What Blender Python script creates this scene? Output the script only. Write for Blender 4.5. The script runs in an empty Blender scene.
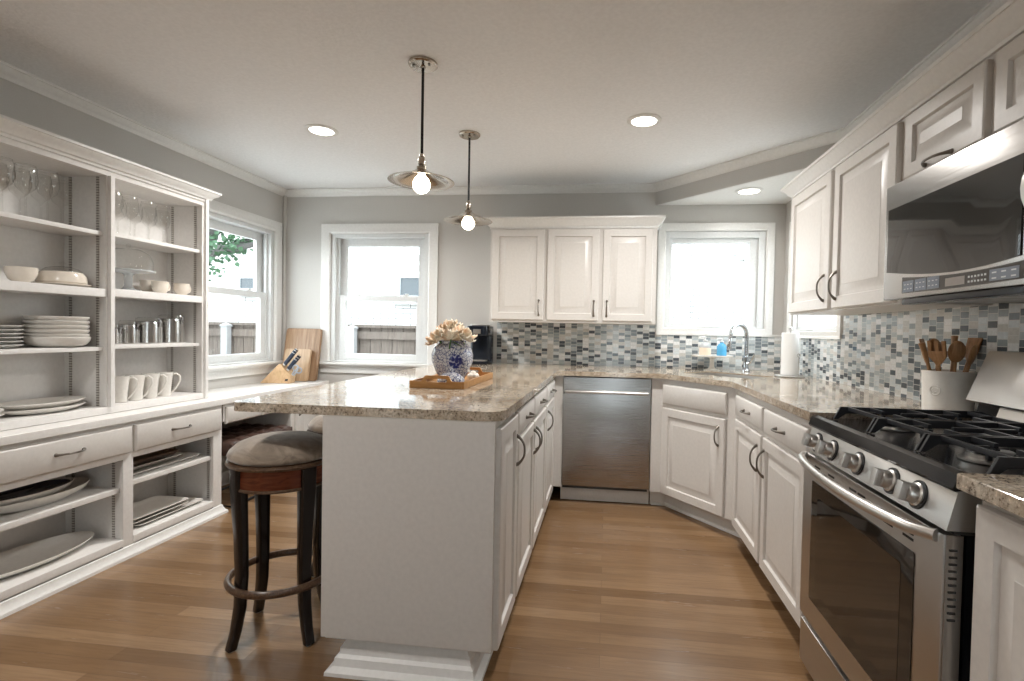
import bpy, bmesh, math, random
from mathutils import Matrix, Vector
random.seed(7)
PI = math.pi
SC = bpy.context.scene
COL = SC.collection

# ------------------------------------------------------------------ camera, world, lights, exposure
def make_camera():
    A, B, R, F = .1218, -.0226, .0193, 514.57
    fw = Vector((-math.sin(A)*math.cos(B), math.cos(A)*math.cos(B), math.sin(B)))
    rt = Vector((math.cos(A), math.sin(A), 0)); up = rt.cross(fw)
    c, s = math.cos(R), math.sin(R)
    r2 = rt*c + up*s; u2 = up*c - rt*s; b2 = -fw
    cam = bpy.data.cameras.new('camera'); o = bpy.data.objects.new('camera', cam); COL.objects.link(o)
    m = Matrix(((r2.x, u2.x, b2.x, 0), (r2.y, u2.y, b2.y, 0), (r2.z, u2.z, b2.z, 1.181), (0, 0, 0, 1)))
    o.matrix_world = m
    cam.sensor_fit = 'HORIZONTAL'; cam.sensor_width = 36; cam.lens = 36*F/1024
    cam.shift_x = -31.54/1024; cam.shift_y = 2.84/1024; cam.clip_start = .02; cam.clip_end = 100
    SC.camera = o
make_camera()
W = bpy.data.worlds.new('sky'); SC.world = W; W.use_nodes = True
W.node_tree.nodes['Background'].inputs[0].default_value = (.86, .94, 1, 1)
W.node_tree.nodes['Background'].inputs[1].default_value = 7.5
SC.view_settings.view_transform = 'Standard'; SC.view_settings.look = 'None'
SC.view_settings.exposure = 0.2; SC.view_settings.gamma = 1
SC.view_settings.use_curve_mapping = False
CAN_POWER = 21; CAN_COL = (1, .97, .935)
BULB_STRENGTH = 13

# ------------------------------------------------------------------ materials
M = {}
class N:
    """small node helper"""
    def __init__(s, name):
        m = bpy.data.materials.new(name); m.use_nodes = True; s.m = m; s.t = m.node_tree; s.b = s.t.nodes['Principled BSDF']; M[name] = m
    def n(s, typ, **kw):
        nd = s.t.nodes.new(typ)
        for k, v in kw.items(): setattr(nd, k, v)
        return nd
    def l(s, a, b): s.t.links.new(a, b)
    def set(s, **kw):
        for k, v in kw.items():
            k = {'spec': 'Specular IOR Level', 'base': 'Base Color', 'rough': 'Roughness', 'metal': 'Metallic', 'trans': 'Transmission Weight', 'ior': 'IOR', 'coat': 'Coat Weight', 'sheen': 'Sheen Weight', 'emit': 'Emission Color', 'es': 'Emission Strength'}[k]
            if isinstance(v, tuple) and len(v) == 3: v = v+(1,)
            s.b.inputs[k].default_value = v
        return s
    def co(s, scale=(1, 1, 1), src='Object', loc=(0, 0, 0), rot=(0, 0, 0)):
        t = s.n('ShaderNodeTexCoord'); mp = s.n('ShaderNodeMapping')
        mp.inputs['Scale'].default_value = scale; mp.inputs['Location'].default_value = loc; mp.inputs['Rotation'].default_value = rot
        s.l(t.outputs[src], mp.inputs[0]); return mp.outputs[0]
    def noise(s, vec, scale, detail=4, rough=.5, dist=0):
        x = s.n('ShaderNodeTexNoise'); x.inputs['Scale'].default_value = scale; x.inputs['Detail'].default_value = detail
        x.inputs['Roughness'].default_value = rough; x.inputs['Distortion'].default_value = dist; s.l(vec, x.inputs['Vector']); return x
    def ramp(s, fac, stops, interp='LINEAR'):
        r = s.n('ShaderNodeValToRGB'); r.color_ramp.interpolation = interp; e = r.color_ramp.elements
        while len(e) < len(stops): e.new(.5)
        for i, (p, c) in enumerate(stops):
            e[i].position = p; e[i].color = (c+(1,)) if len(c) == 3 else c
        s.l(fac, r.inputs[0]); return r.outputs[0]
    def mix(s, fac, a, b, mode='MIX'):
        x = s.n('ShaderNodeMix', data_type='RGBA', blend_type=mode)
        for v, i in ((fac, 0), (a, 6), (b, 7)):
            if hasattr(v, 'is_linked'): s.l(v, x.inputs[i])
            else: x.inputs[i].default_value = v+(1,) if isinstance(v, tuple) and len(v) == 3 else v
        return x.outputs[2]
    def math(s, op, a, b=0.):
        x = s.n('ShaderNodeMath', operation=op)
        for v, i in ((a, 0), (b, 1)):
            if hasattr(v, 'is_linked'): s.l(v, x.inputs[i])
            else: x.inputs[i].default_value = v
        return x.outputs[0]
    def bump(s, h, strength, dist=.002):
        b = s.n('ShaderNodeBump'); b.inputs['Strength'].default_value = strength; b.inputs['Distance'].default_value = dist
        s.l(h, b.inputs['Height']); s.l(b.outputs[0], s.b.inputs['Normal']); return s
    def base(s, out): s.l(out, s.b.inputs['Base Color']); return s
    def rough(s, out): s.l(out, s.b.inputs['Roughness']); return s

def plain(name, base, rough=.5, metal=0., bump=0., bscale=60, **kw):
    k = N(name).set(base=base, rough=rough, metal=metal, **kw)
    v = k.co(); nz = k.noise(v, bscale, 3)
    lo = tuple(c*.965 for c in base); hi = tuple(min(1, c*1.03) for c in base)
    k.base(k.ramp(nz.outputs[0], [(.3, lo), (.7, hi)]))
    if bump: k.bump(nz.outputs[0], bump)
    return k
plain('cabinet_paint', (.66, .63, .595), .33)
plain('shelf_paint', (.80, .78, .755), .42)
plain('trim_paint', (.80, .79, .765), .3)
plain('window_vinyl', (.72, .73, .725), .35)
plain('desk_paint', (.83, .81, .78), .22)
plain('wall_paint', (.575, .555, .525), .7, bump=.05, bscale=180)
plain('ceiling_paint', (.85, .85, .85), .85, bump=1., bscale=60)
plain('rear_paint', (.36, .34, .32), .8)  # unseen rear wall, coloured darker so the dishwasher reflects a dim room
plain('toe_paint', (.70, .68, .65), .4)
plain('pewter', (.20, .18, .155), .34, 1.)
plain('chrome', (.50, .51, .53), .08, 1.)
plain('nickel', (.47, .415, .355), .17, 1.)
plain('black_plastic', (.018, .018, .02), .35)
plain('black_enamel', (.008, .009, .012), .1, spec=.35)
plain('cast_iron', (.022, .024, .028), .36, .2)
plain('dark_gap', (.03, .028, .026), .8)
plain('white_ceramic', (.80, .77, .72), .12)
plain('grey_ceramic', (.66, .65, .62), .15)
plain('cream_ceramic', (.76, .69, .60), .16)
plain('dark_glaze', (.05, .055, .075), .12)
plain('navy_plastic', (.008, .012, .02), .15)
plain('knife_handle', (.02, .028, .05), .3)
plain('grey_handle', (.30, .32, .35), .35)
plain('paper', (.86, .86, .85), .9, bump=.2, bscale=300)
plain('blue_soap', (.12, .48, .78), .12, trans=.3)
plain('peach_soap', (.86, .66, .52), .3)
plain('lacquer', (.012, .008, .007), .2)
plain('black_metal', (.02, .02, .022), .4, .5)
plain('button_grey', (.22, .25, .30), .4)
plain('button_print', (.72, .74, .76), .5)
plain('display', (.34, .31, .29), .1)
plain('red_print', (.42, .05, .05), .5)
plain('leaf_green', (.07, .16, .05), .5)
plain('tree_leaf', (.035, .09, .04), .6)
plain('bark', (.07, .066, .062), .9, bump=.6, bscale=30)
plain('concrete', (.62, .61, .59), .9)
plain('vinyl_post', (.27, .27, .27), .5)
plain('dark_window', (.05, .062, .07), .2)
plain('meter_grey', (.55, .57, .58), .5)
k = plain('frosted_plastic', (.8, .83, .84), .25, trans=.5)
for nm, c, st in (('lamp_glow', (1, .93, .84), 7), ('bulb_glow', (1, .88, .70), BULB_STRENGTH)):
    N(nm).set(base=(.9, .9, .9), emit=c, es=st)

def glass(name, tint=(1, 1, 1), ior=1.45, edge=None):
    k = N(name); t = k.t; tr = k.n('ShaderNodeBsdfTransparent'); gl = k.n('ShaderNodeBsdfGlossy'); fr = k.n('ShaderNodeFresnel'); mx = k.n('ShaderNodeMixShader')
    tr.inputs[0].default_value = tint+(1,); gl.inputs['Roughness'].default_value = .02; fr.inputs[0].default_value = ior
    ge = k.n('ShaderNodeNewGeometry'); k.l(k.math('MULTIPLY', fr.outputs[0], k.math('SUBTRACT', 1., ge.outputs['Backfacing'])), mx.inputs[0])
    if edge:
        lw = k.n('ShaderNodeLayerWeight'); lw.inputs[0].default_value = .35
        k.l(k.ramp(lw.outputs['Facing'], [(0, tint), (.62, tint), (1, edge)]), tr.inputs[0])
    k.l(tr.outputs[0], mx.inputs[1]); k.l(gl.outputs[0], mx.inputs[2])
    k.l(mx.outputs[0], t.nodes['Material Output'].inputs[0])
glass('pane_glass', (.97, .985, .98), 1.35)
glass('drink_glass', (.985, .985, .98), 1.9, (.34, .33, .32))
N('tinted_glass').set(base=(.012, .011, .01), rough=.04, spec=.5, ior=1.75)
k = N('oven_glass').set(base=(.02, .017, .014), rough=.05, spec=.7)

def steel(name, scale, col=(.60, .585, .565), r=.27, bs=0, an=.8, rot=0.):
    k = N(name).set(base=col, rough=r, metal=1.)
    nz = k.noise(k.co(scale), 1., 2); k.rough(k.ramp(nz.outputs[0], [(.3, (r-.05,)*3), (.7, (r+.05,)*3)]))
    if an:
        tg = k.n('ShaderNodeTangent', direction_type='RADIAL', axis='Z'); k.l(tg.outputs[0], k.b.inputs['Tangent'])
        k.b.inputs['Anisotropic'].default_value = an; k.b.inputs['Anisotropic Rotation'].default_value = rot
steel('steel_sideways', (3, 3, 520), (.62, .605, .585), .36)
steel('steel_dark', (3, 3, 520), (.40, .39, .38), .24)
steel('steel_soft', (3, 3, 520), (.47, .455, .44), .22, 0, 0)
steel('steel_upright', (420, 420, 3), r=.2, an=0)
steel('steel_smooth', (4, 4, 4), (.60, .58, .555), .33, 0, 0)

def wood(name, lo, mid, hi, scale=(18, 18, 2), rough=.45):
    k = N(name).set(rough=rough)
    nz = k.noise(k.co(scale), 2.2, 6, .6, 1.2)
    k.base(k.ramp(nz.outputs[0], [(.3, lo), (.5, mid), (.72, hi)])); k.bump(nz.outputs[0], .08)
wood('board_wood', (.20, .115, .06), (.30, .18, .10), (.38, .245, .145), (16, 1.4, 16))
wood('pale_board', (.34, .215, .12), (.42, .275, .16), (.50, .345, .21), (14, 1.4, 14))
wood('block_wood', (.46, .29, .15), (.58, .38, .21), (.66, .46, .28), (10, 10, 6))
wood('tray_wood', (.30, .14, .04), (.42, .21, .07), (.50, .27, .10), (2.5, 14, 14), .3)
wood('spoon_wood', (.22, .10, .035), (.36, .18, .07), (.47, .26, .12), (30, 30, 4))
wood('red_wood', (.07, .018, .010), (.15, .038, .018), (.24, .07, .03), (5, 5, 24), .18)
wood('tray_brown', (.10, .06, .04), (.16, .10, .07), (.22, .15, .11), (4, 20, 20), .35)
wood('fence_wood', (.085, .066, .056), (.12, .096, .08), (.15, .125, .107), (14, 14, 1.2), .85)
wood('edge_brass', (.045, .022, .012), (.085, .045, .024), (.18, .11, .06), (40, 40, 40), .3)

def make_floor_mat():
    k = N('oak_floor').set(rough=.3)
    br = k.n('ShaderNodeTexBrick'); br.offset = .37; br.offset_frequency = 2
    for nm, v in (('Scale', 1.), ('Mortar Size', .0005), ('Mortar Smooth', .2), ('Brick Width', 1.25), ('Row Height', .072), ('Bias', 0.)): br.inputs[nm].default_value = v
    br.inputs['Color1'].default_value = (0, 0, 0, 1); br.inputs['Color2'].default_value = (1, 1, 1, 1); br.inputs['Mortar'].default_value = (.5, .5, .5, 1)
    v = k.co(); k.l(v, br.inputs['Vector'])
    tone = k.ramp(br.outputs['Color'], [(0, (.182, .104, .050)), (.35, (.226, .133, .067)), (.65, (.26, .158, .083)), (1, (.315, .20, .112))])
    g = k.noise(k.co((1.6, 26, 1)), 3., 6, .62, .8)
    grain = k.ramp(g.outputs[0], [(.3, (.80, .77, .74)), (.55, (1, 1, 1)), (.8, (1.12, 1.11, 1.09))])
    c = k.mix(1., tone, grain, 'MULTIPLY')
    big = k.noise(k.co((.9, 2.2, 1)), 1.5, 3); c = k.mix(.55, c, k.ramp(big.outputs[0], [(.35, (.84, .82, .80)), (.65, (1.1, 1.08, 1.05))]), 'MULTIPLY')
    c = k.mix(br.outputs['Fac'], c, (.10, .055, .028)); k.base(c)
    k.rough(k.ramp(g.outputs[0], [(.3, (.28,)*3), (.7, (.19,)*3)]))
    h = k.math('SUBTRACT', k.math('MULTIPLY', g.outputs[0], .25), br.outputs['Fac']); k.bump(h, .12, .001)
make_floor_mat()

def make_granite():
    k = N('granite').set(rough=.07, spec=.55)
    v = k.co()
    big = k.noise(v, 7, 5, .6, .6); mid = k.noise(v, 46, 4, .65); fine = k.noise(v, 125, 3, .6)
    c = k.ramp(big.outputs[0], [(.32, (.36, .285, .21)), (.5, (.47, .40, .32)), (.7, (.57, .52, .45))])
    c = k.mix(.75, c, k.ramp(mid.outputs[0], [(.3, (.40, .36, .32)), (.45, (.95, .92, .88)), (.6, (1.12, 1.1, 1.06)), (.72, (1.35, 1.32, 1.28))]), 'MULTIPLY')
    c = k.mix(.85, c, k.ramp(fine.outputs[0], [(.35, (.22, .18, .16)), (.44, (.90, .89, .87)), (.60, (1.06, 1.06, 1.06)), (.69, (1.6, 1.57, 1.52))]), 'MULTIPLY')
    k.base(c)
make_granite()

def make_tile(name, axes):
    k = N(name)
    sp = k.n('ShaderNodeSeparateXYZ'); k.l(k.co(), sp.inputs[0]); cb = k.n('ShaderNodeCombineXYZ')
    k.l(sp.outputs['Z'], cb.inputs[0]); k.l(sp.outputs[axes], cb.inputs[1])
    br = k.n('ShaderNodeTexBrick'); br.offset = .5; br.offset_frequency = 2; k.l(cb.outputs[0], br.inputs['Vector'])
    for nm, v in (('Scale', 1.), ('Mortar Size', .0013), ('Mortar Smooth', .1), ('Brick Width', .0255), ('Row Height', .0478), ('Bias', 0.)): br.inputs[nm].default_value = v
    br.inputs['Color1'].default_value = (0, 0, 0, 1); br.inputs['Color2'].default_value = (1, 1, 1, 1); br.inputs['Mortar'].default_value = (.5, .5, .5, 1)
    tone = k.ramp(br.outputs['Color'], [(0, (.085, .10, .115)), (.14, (.19, .22, .24)), (.26, (.33, .37, .385)), (.42, (.47, .51, .52)), (.58, (.60, .585, .55)), (.72, (.66, .70, .71)), (.86, (.80, .80, .79))], 'CONSTANT')
    nz = k.noise(k.co((1, 1, 1)), 90, 3); tone = k.mix(.5, tone, k.ramp(nz.outputs[0], [(.3, (.8, .8, .8)), (.7, (1.15, 1.15, 1.15))]), 'MULTIPLY')
    k.base(k.mix(br.outputs['Fac'], tone, (.62, .61, .58)))
    k.rough(k.ramp(br.outputs['Fac'], [(0, (.14,)*3), (1, (.7,)*3)])); k.bump(k.math('SUBTRACT', 1., br.outputs['Fac']), .4, .001)
make_tile('mosaic_back', 'X'); make_tile('mosaic_side', 'Y')

def make_brick():
    k = N('white_brick').set(rough=.8)
    sp = k.n('ShaderNodeSeparateXYZ'); k.l(k.co(), sp.inputs[0]); cb = k.n('ShaderNodeCombineXYZ'); k.l(sp.outputs['X'], cb.inputs[0]); k.l(sp.outputs['Z'], cb.inputs[1])
    br = k.n('ShaderNodeTexBrick'); k.l(cb.outputs[0], br.inputs['Vector'])
    for nm, v in (('Scale', 1.), ('Mortar Size', .006), ('Mortar Smooth', .3), ('Brick Width', .22), ('Row Height', .075)): br.inputs[nm].default_value = v
    br.inputs['Color1'].default_value = (.66, .655, .64, 1); br.inputs['Color2'].default_value = (.56, .555, .54, 1); br.inputs['Mortar'].default_value = (.15, .15, .148, 1)
    k.base(br.outputs['Color']); k.bump(k.math('SUBTRACT', 1., br.outputs['Fac']), .5, .006)
make_brick()

def make_slots():
    k = N('slotted_metal').set(rough=.5, metal=.3)
    sp = k.n('ShaderNodeSeparateXYZ'); k.l(k.co(), sp.inputs[0])
    f = k.math('FRACT', k.math('MULTIPLY', sp.outputs['Z'], 78.)); g = k.math('LESS_THAN', f, .4)
    k.base(k.mix(g, (.62, .59, .55), (.22, .20, .185)))
make_slots()

def make_fabric():
    k = N('seat_fabric').set(rough=.75, sheen=.6)
    v = k.co((1, 1, 1)); w = k.noise(v, 9, 4, .6, 2.2); f = k.noise(v, 260, 2)
    c = k.ramp(w.outputs[0], [(.35, (.165, .125, .09)), (.5, (.255, .20, .15)), (.68, (.39, .31, .235))]); k.base(c); k.bump(f.outputs[0], .25)
    k = N('tufted_leather').set(rough=.4)
    f = k.noise(k.co(), 40, 3); k.base(k.ramp(f.outputs[0], [(.3, (.045, .024, .018)), (.7, (.085, .048, .036))])); k.bump(f.outputs[0], .2)
make_fabric()

def make_porcelain():
    k = N('blue_white_porcelain').set(rough=.1)
    v = k.co(); dn = k.noise(v, 30, 2)
    vo = k.n('ShaderNodeTexVoronoi', feature='DISTANCE_TO_EDGE'); vo.inputs['Scale'].default_value = 62
    mv = k.mix(.03, v, dn.outputs['Color']); k.l(mv, vo.inputs['Vector'])
    wv = k.noise(v, 85, 2, .5, 3.5)
    a = k.ramp(vo.outputs['Distance'], [(.0, (1, 1, 1)), (.05, (1, 1, 1)), (.09, (0, 0, 0))])
    b = k.ramp(wv.outputs[0], [(.485, (0, 0, 0)), (.5, (1, 1, 1)), (.53, (1, 1, 1)), (.545, (0, 0, 0))])
    pat = k.mix(1., a, b, 'LIGHTEN')
    c = k.mix(pat, (.66, .67, .68), (.07, .085, .20))
    sp = k.n('ShaderNodeSeparateXYZ'); k.l(v, sp.inputs[0])
    # round cobalt medallion on the face of the jar
    d = k.math('SQRT', k.math('ADD', k.math('POWER', sp.outputs['X'], 2.), k.math('POWER', k.math('SUBTRACT', sp.outputs['Z'], .105), 2.)))
    ins = k.math('MULTIPLY', k.math('LESS_THAN', d, .034), k.math('LESS_THAN', sp.outputs['Y'], -.03))
    v2 = k.n('ShaderNodeTexVoronoi'); v2.inputs['Scale'].default_value = 70; k.l(v, v2.inputs['Vector'])
    med = k.ramp(v2.outputs['Distance'], [(.60, (.012, .02, .14)), (.74, (.40, .43, .55))])
    k.base(k.mix(ins, c, med))
make_porcelain()

def make_petal():
    k = N('petal').set(rough=.55, sheen=.2)
    v = k.co(); nz = k.noise(v, 16, 3)
    k.base(k.ramp(nz.outputs[0], [(.3, (.84, .50, .29)), (.45, (.89, .70, .50)), (.6, (.92, .85, .71))]))
make_petal()

# ------------------------------------------------------------------ mesh helpers
def frame(o, xd, yd):
    x = Vector(xd).normalized(); y = Vector(yd).normalized(); z = x.cross(y)
    return Matrix(((x.x, y.x, z.x, o[0]), (x.y, y.y, z.y, o[1]), (x.z, y.z, z.z, o[2]), (0, 0, 0, 1)))
UP = (0, 0, 1)
class MB:
    def __init__(s): s.bm = bmesh.new()
    def v(s, p, T=None):
        p = Vector(p); return s.bm.verts.new(T @ p if T else p)
    def f(s, vs):
        try: return s.bm.faces.new(vs)
        except ValueError: return None
    def box(s, x0, x1, y0, y1, z0, z1, bev=0., T=None):
        a = [s.v(p, T) for p in ((x0, y0, z0), (x1, y0, z0), (x1, y1, z0), (x0, y1, z0), (x0, y0, z1), (x1, y0, z1), (x1, y1, z1), (x0, y1, z1))]
        fs = [s.f([a[i] for i in q]) for q in ((3, 2, 1, 0), (4, 5, 6, 7), (0, 1, 5, 4), (1, 2, 6, 5), (2, 3, 7, 6), (3, 0, 4, 7))]
        if bev:
            es = list({e for q in fs for e in q.edges}); bmesh.ops.bevel(s.bm, geom=es, offset=bev, segments=2, profile=.7, affect='EDGES')
        return s
    def prism(s, poly, z0, z1, T=None, bev=0.):
        a = [s.v((x, y, z0), T) for x, y in poly]; b = [s.v((x, y, z1), T) for x, y in poly]; n = len(poly)
        fa = s.f(a[::-1]); fb = s.f(b)
        for i in range(n): s.f([a[i], a[(i+1) % n], b[(i+1) % n], b[i]])
        if bev and fb and fa:
            bmesh.ops.bevel(s.bm, geom=list(fb.edges)+list(fa.edges), offset=bev, segments=3, profile=.6, affect='EDGES')
        return s
    def rings(s, loops, T=None, cap0=True, cap1=True, closed=True):
        """loft through loops of equal length"""
        L = [[s.v(p, T) for p in lp] for lp in loops]; n = len(L[0])
        for A, B in zip(L, L[1:]):
            for i in range(n if closed else n-1): s.f([A[i], A[(i+1) % n], B[(i+1) % n], B[i]])
        if cap0: s.f(L[0][::-1])
        if cap1: s.f(L[-1])
        return s
    def nest(s, w, h, rs, T=None):
        def lp(i, z): return [(i, i, z), (w-i, i, z), (w-i, h-i, z), (i, h-i, z)]
        return s.rings([lp(i, z) for i, z in rs], T)
    def lathe(s, prof, c=(0, 0, 0), n=32, T=None, sx=1, sy=1, caps=True):
        L = []
        for r, z in prof:
            r = max(r, 1e-5); L.append([(c[0]+sx*r*math.cos(2*PI*i/n), c[1]+sy*r*math.sin(2*PI*i/n), c[2]+z) for i in range(n)])
        return s.rings(L, T, caps, caps)
    def tube(s, pts, r, n=8, T=None, caps=True, flat=1.):
        P = [Vector(p) for p in pts]; R = r if isinstance(r, (list, tuple)) else [r]*len(P)
        up = None; L = []
        for i, p in enumerate(P):
            d = (P[min(i+1, len(P)-1)]-P[max(i-1, 0)]).normalized()
            if up is None:
                up = Vector((0, 0, 1)) if abs(d.z) < .9 else Vector((1, 0, 0))
            a = (up-d*up.dot(d)).normalized(); b = d.cross(a); up = a
            L.append([p+a*R[i]*flat*math.cos(2*PI*q/n)+b*R[i]*math.sin(2*PI*q/n) for q in range(n)])
        return s.rings(L, T, caps, caps)
    def ring(s, c, R, r, n=40, m=8, T=None, flat=1.):
        L = []
        vs = [[s.v((c[0]+(R+r*math.cos(2*PI*j/m))*math.cos(2*PI*i/n), c[1]+(R+r*math.cos(2*PI*j/m))*math.sin(2*PI*i/n), c[2]+flat*r*math.sin(2*PI*j/m)), T) for j in range(m)] for i in range(n)]
        for i in range(n):
            for j in range(m): s.f([vs[i][j], vs[(i+1) % n][j], vs[(i+1) % n][(j+1) % m], vs[i][(j+1) % m]])
        return s
    def sweep(s, path, prof, closed=False):
        """profile (d,z): d to the left of the path, mitred corners"""
        P = [Vector(p) for p in path]; n = len(P); L = []
        for i in range(n):
            d0 = (P[i]-P[i-1]).normalized() if i else None; d1 = (P[i+1]-P[i]).normalized() if i < n-1 else None
            if d0 is None: nn = Vector((-d1.y, d1.x)); k = 1
            elif d1 is None: nn = Vector((-d0.y, d0.x)); k = 1
            else:
                a = Vector((-d0.y, d0.x)); b = Vector((-d1.y, d1.x)); nn = (a+b).normalized(); k = 1/max(.3, nn.dot(a))
            L.append([(P[i].x+nn.x*d*k, P[i].y+nn.y*d*k, z) for d, z in prof])
        return s.rings(L)
    def ball(s, c, r, n=16, m=10, sx=1, sy=1, sz=1, T=None):
        return s.lathe([(r*math.sin(PI*i/m), -r*sz*math.cos(PI*i/m)) for i in range(m+1)], c, n, T, sx, sy)
    def build(s, name, mat, parent=None, world=True, smooth=None, origin=None):
        bm = s.bm
        bmesh.ops.recalc_face_normals(bm, faces=bm.faces[:])
        off = Vector((0, 0, 0))
        if parent and world:
            p = parent
            while p: off += p.location; p = p.parent
        if origin is not None and not parent: off = Vector(origin)
        if off.length: bmesh.ops.translate(bm, verts=bm.verts[:], vec=-off)
        me = bpy.data.meshes.new(name); bm.to_mesh(me); bm.free()
        me.materials.append(M[mat] if isinstance(mat, str) else mat)
        if smooth is not False:
            me.polygons.foreach_set('use_smooth', [True]*len(me.polygons))
            me.set_sharp_from_angle(angle=math.radians(smooth or 35))
        o = bpy.data.objects.new(name, me); COL.objects.link(o)
        if parent: o.parent = parent
        if origin is not None and not parent: o.location = origin
        return o
def tag(o, label, cat, group=None, kind=None):
    o['label'] = label; o['category'] = cat
    if group: o['group'] = group
    if kind: o['kind'] = kind
    return o
def thing(name, label, cat, loc=(0, 0, 0), group=None, rz=0):
    o = bpy.data.objects.new(name, None); COL.objects.link(o); o.location = loc; o.rotation_euler.z = rz; o.empty_display_size = .05
    return tag(o, label, cat, group)
def struct(o): o['kind'] = 'structure'; return o
def sgroup(name, loc=(0, 0, 0)):
    o = bpy.data.objects.new(name, None); COL.objects.link(o); o.location = loc; o['kind'] = 'structure'; return o
def dup(o, loc=None, label=None, group=None, parent=None, rz=None):
    c = o.copy(); COL.objects.link(c)
    if parent: c.parent = parent
    if loc is not None: c.location = loc
    if rz is not None: c.rotation_euler.z = rz
    if label: c['label'] = label
    if group: c['group'] = group
    for ch in list(o.children): dup(ch, parent=c)
    return c
ORD = ['first', 'second', 'third', 'fourth', 'fifth', 'sixth', 'seventh', 'eighth', 'ninth', 'tenth']
def rrect(x0, x1, y0, y1, r, n=5):
    out = []
    for cx, cy, a in ((x1-r, y1-r, 0), (x0+r, y1-r, 90), (x0+r, y0+r, 180), (x1-r, y0+r, 270)):
        for i in range(n+1):
            t = math.radians(a+90*i/n); out.append((cx+r*math.cos(t), cy+r*math.sin(t)))
    return out
def round_poly(poly, radii, n=6):
    out = []; N_ = len(poly)
    for i, p in enumerate(poly):
        r = radii[i]
        if not r: out.append(tuple(p)); continue
        p = Vector(p); a = (Vector(poly[i-1])-p).normalized(); b = (Vector(poly[(i+1) % N_])-p).normalized()
        ang = a.angle(b); d = r/math.tan(ang/2); c = p+(a+b).normalized()*(r/math.sin(ang/2))
        s0 = p+a*d-c; s1 = p+b*d-c
        for q in range(n+1):
            t = q/n; w = (s0*(1-t)+s1*t).normalized()*r; out.append(((c+w).x, (c+w).y))
    return out

# ------------------------------------------------------------------ room shell
XL, XR, YB, YF, ZC = -2.8, 1.35, 4.182, -2.9, 2.362
TW = .14
struct(MB().box(XL-.2, XR+.2, YF-.2, YB+.2, -.06, 0).build('floor', 'oak_floor'))
struct(MB().box(XL-.2, XR+.2, YF-.2, YB+.2, ZC, ZC+.08).build('ceiling', 'ceiling_paint'))
def wall_with_holes(name, axis, fixed, lo, hi, holes, mat, out):
    """axis 'x': wall runs along X at y=fixed; holes (a0,a1,z0,z1)"""
    mb = MB(); f0, f1 = (fixed, fixed+out) if out > 0 else (fixed+out, fixed)
    def b(a0, a1, z0, z1):
        if a1-a0 < 1e-4 or z1-z0 < 1e-4: return
        if axis == 'x': mb.box(a0, a1, f0, f1, z0, z1)
        else: mb.box(f0, f1, a0, a1, z0, z1)
    cur = lo
    for a0, a1, z0, z1 in sorted(holes):
        b(cur, a0, 0, ZC); b(a0, a1, 0, z0); b(a0, a1, z1, ZC); cur = a1
    b(cur, hi, 0, ZC)
    return struct(mb.build(name, mat, smooth=False))
WIN_BACK = (-2.365, -1.495, .89, 1.985); WIN_SINK = (.45, 1.21, 1.235, 1.995); WIN_LEFT = (3.06, 4.045, .89, 1.985); WIN_RIGHT = (3.2, 3.99, 1.22, 1.98)
wall_with_holes('wall_back', 'x', YB, XL-TW, XR+TW, [WIN_BACK, WIN_SINK], 'wall_paint', TW)
wall_with_holes('wall_left', 'y', XL, YF, YB, [WIN_LEFT], 'wall_paint', -TW)
wall_with_holes('wall_right', 'y', XR, YF, YB, [WIN_RIGHT], 'wall_paint', TW)
ADDED_DOOR = (-.02, .50, 0, 2.1)  # unseen opening, added to let fill daylight in
wall_with_holes('wall_rear', 'x', YF, XL-TW, XR+TW, [ADDED_DOOR], 'rear_paint', -TW)
# sloping soffit in the sink corner: dropped ceiling with a painted fascia
S0, S1 = (.36, YB), (XR, 3.11)
struct(MB().prism([(.36, YB), (XR, 3.11), (XR, YB)], 2.203, ZC).build('ceiling_2', 'wall_paint', smooth=False))
struct(MB().prism([(.375, YB-.004), (XR-.004, 3.125), (XR-.004, YB-.004)], 2.199, 2.203).build('ceiling_3', 'trim_paint', smooth=False))
# crown mouldings
crown = [(0, ZC-.058), (.006, ZC-.058), (.010, ZC-.048), (.022, ZC-.040), (.036, ZC-.022), (.042, ZC-.012), (.05, ZC-.010), (.05, ZC), (0, ZC)]
struct(MB().sweep([(XR, YF), (XR, 3.11), (.36, YB), (XL, YB), (XL, YF)], crown).build('trim_1', 'trim_paint'))
struct(MB().tube([(XL+.012, YB-.012, .72), (XL+.012, YB-.012, ZC-.05)], .016, 10).build('trim_2', 'wall_paint'))
base = [(0, 0), (.014, 0), (.014, .08), (.010, .095), (0, .10)]
struct(MB().sweep([(-1.0, YB), (XL, YB), (XL, 2.96)], base).build('baseboard_back', 'trim_paint'))
# tile
struct(MB().box(-.90, XR, YB-.008, YB, .915, 1.186).build('wall_tile_back', 'mosaic_back', smooth=False))
struct(MB().box(-.90, .39, YB-.008, YB, 1.186, 1.252).build('wall_tile_back_2', 'mosaic_back', smooth=False))
struct(MB().box(XR-.008, XR, .3, 3.13, .915, 1.34).build('wall_tile_right', 'mosaic_side', smooth=False))
struct(MB().box(XR-.008, XR, 3.13, YB-.008, .915, 1.20).build('wall_tile_right_2', 'mosaic_side', smooth=False))
struct(MB().box(.385, XR-.008, YB-.014, YB, 1.178, 1.192).build('trim_3', 'trim_paint', smooth=False))

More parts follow.
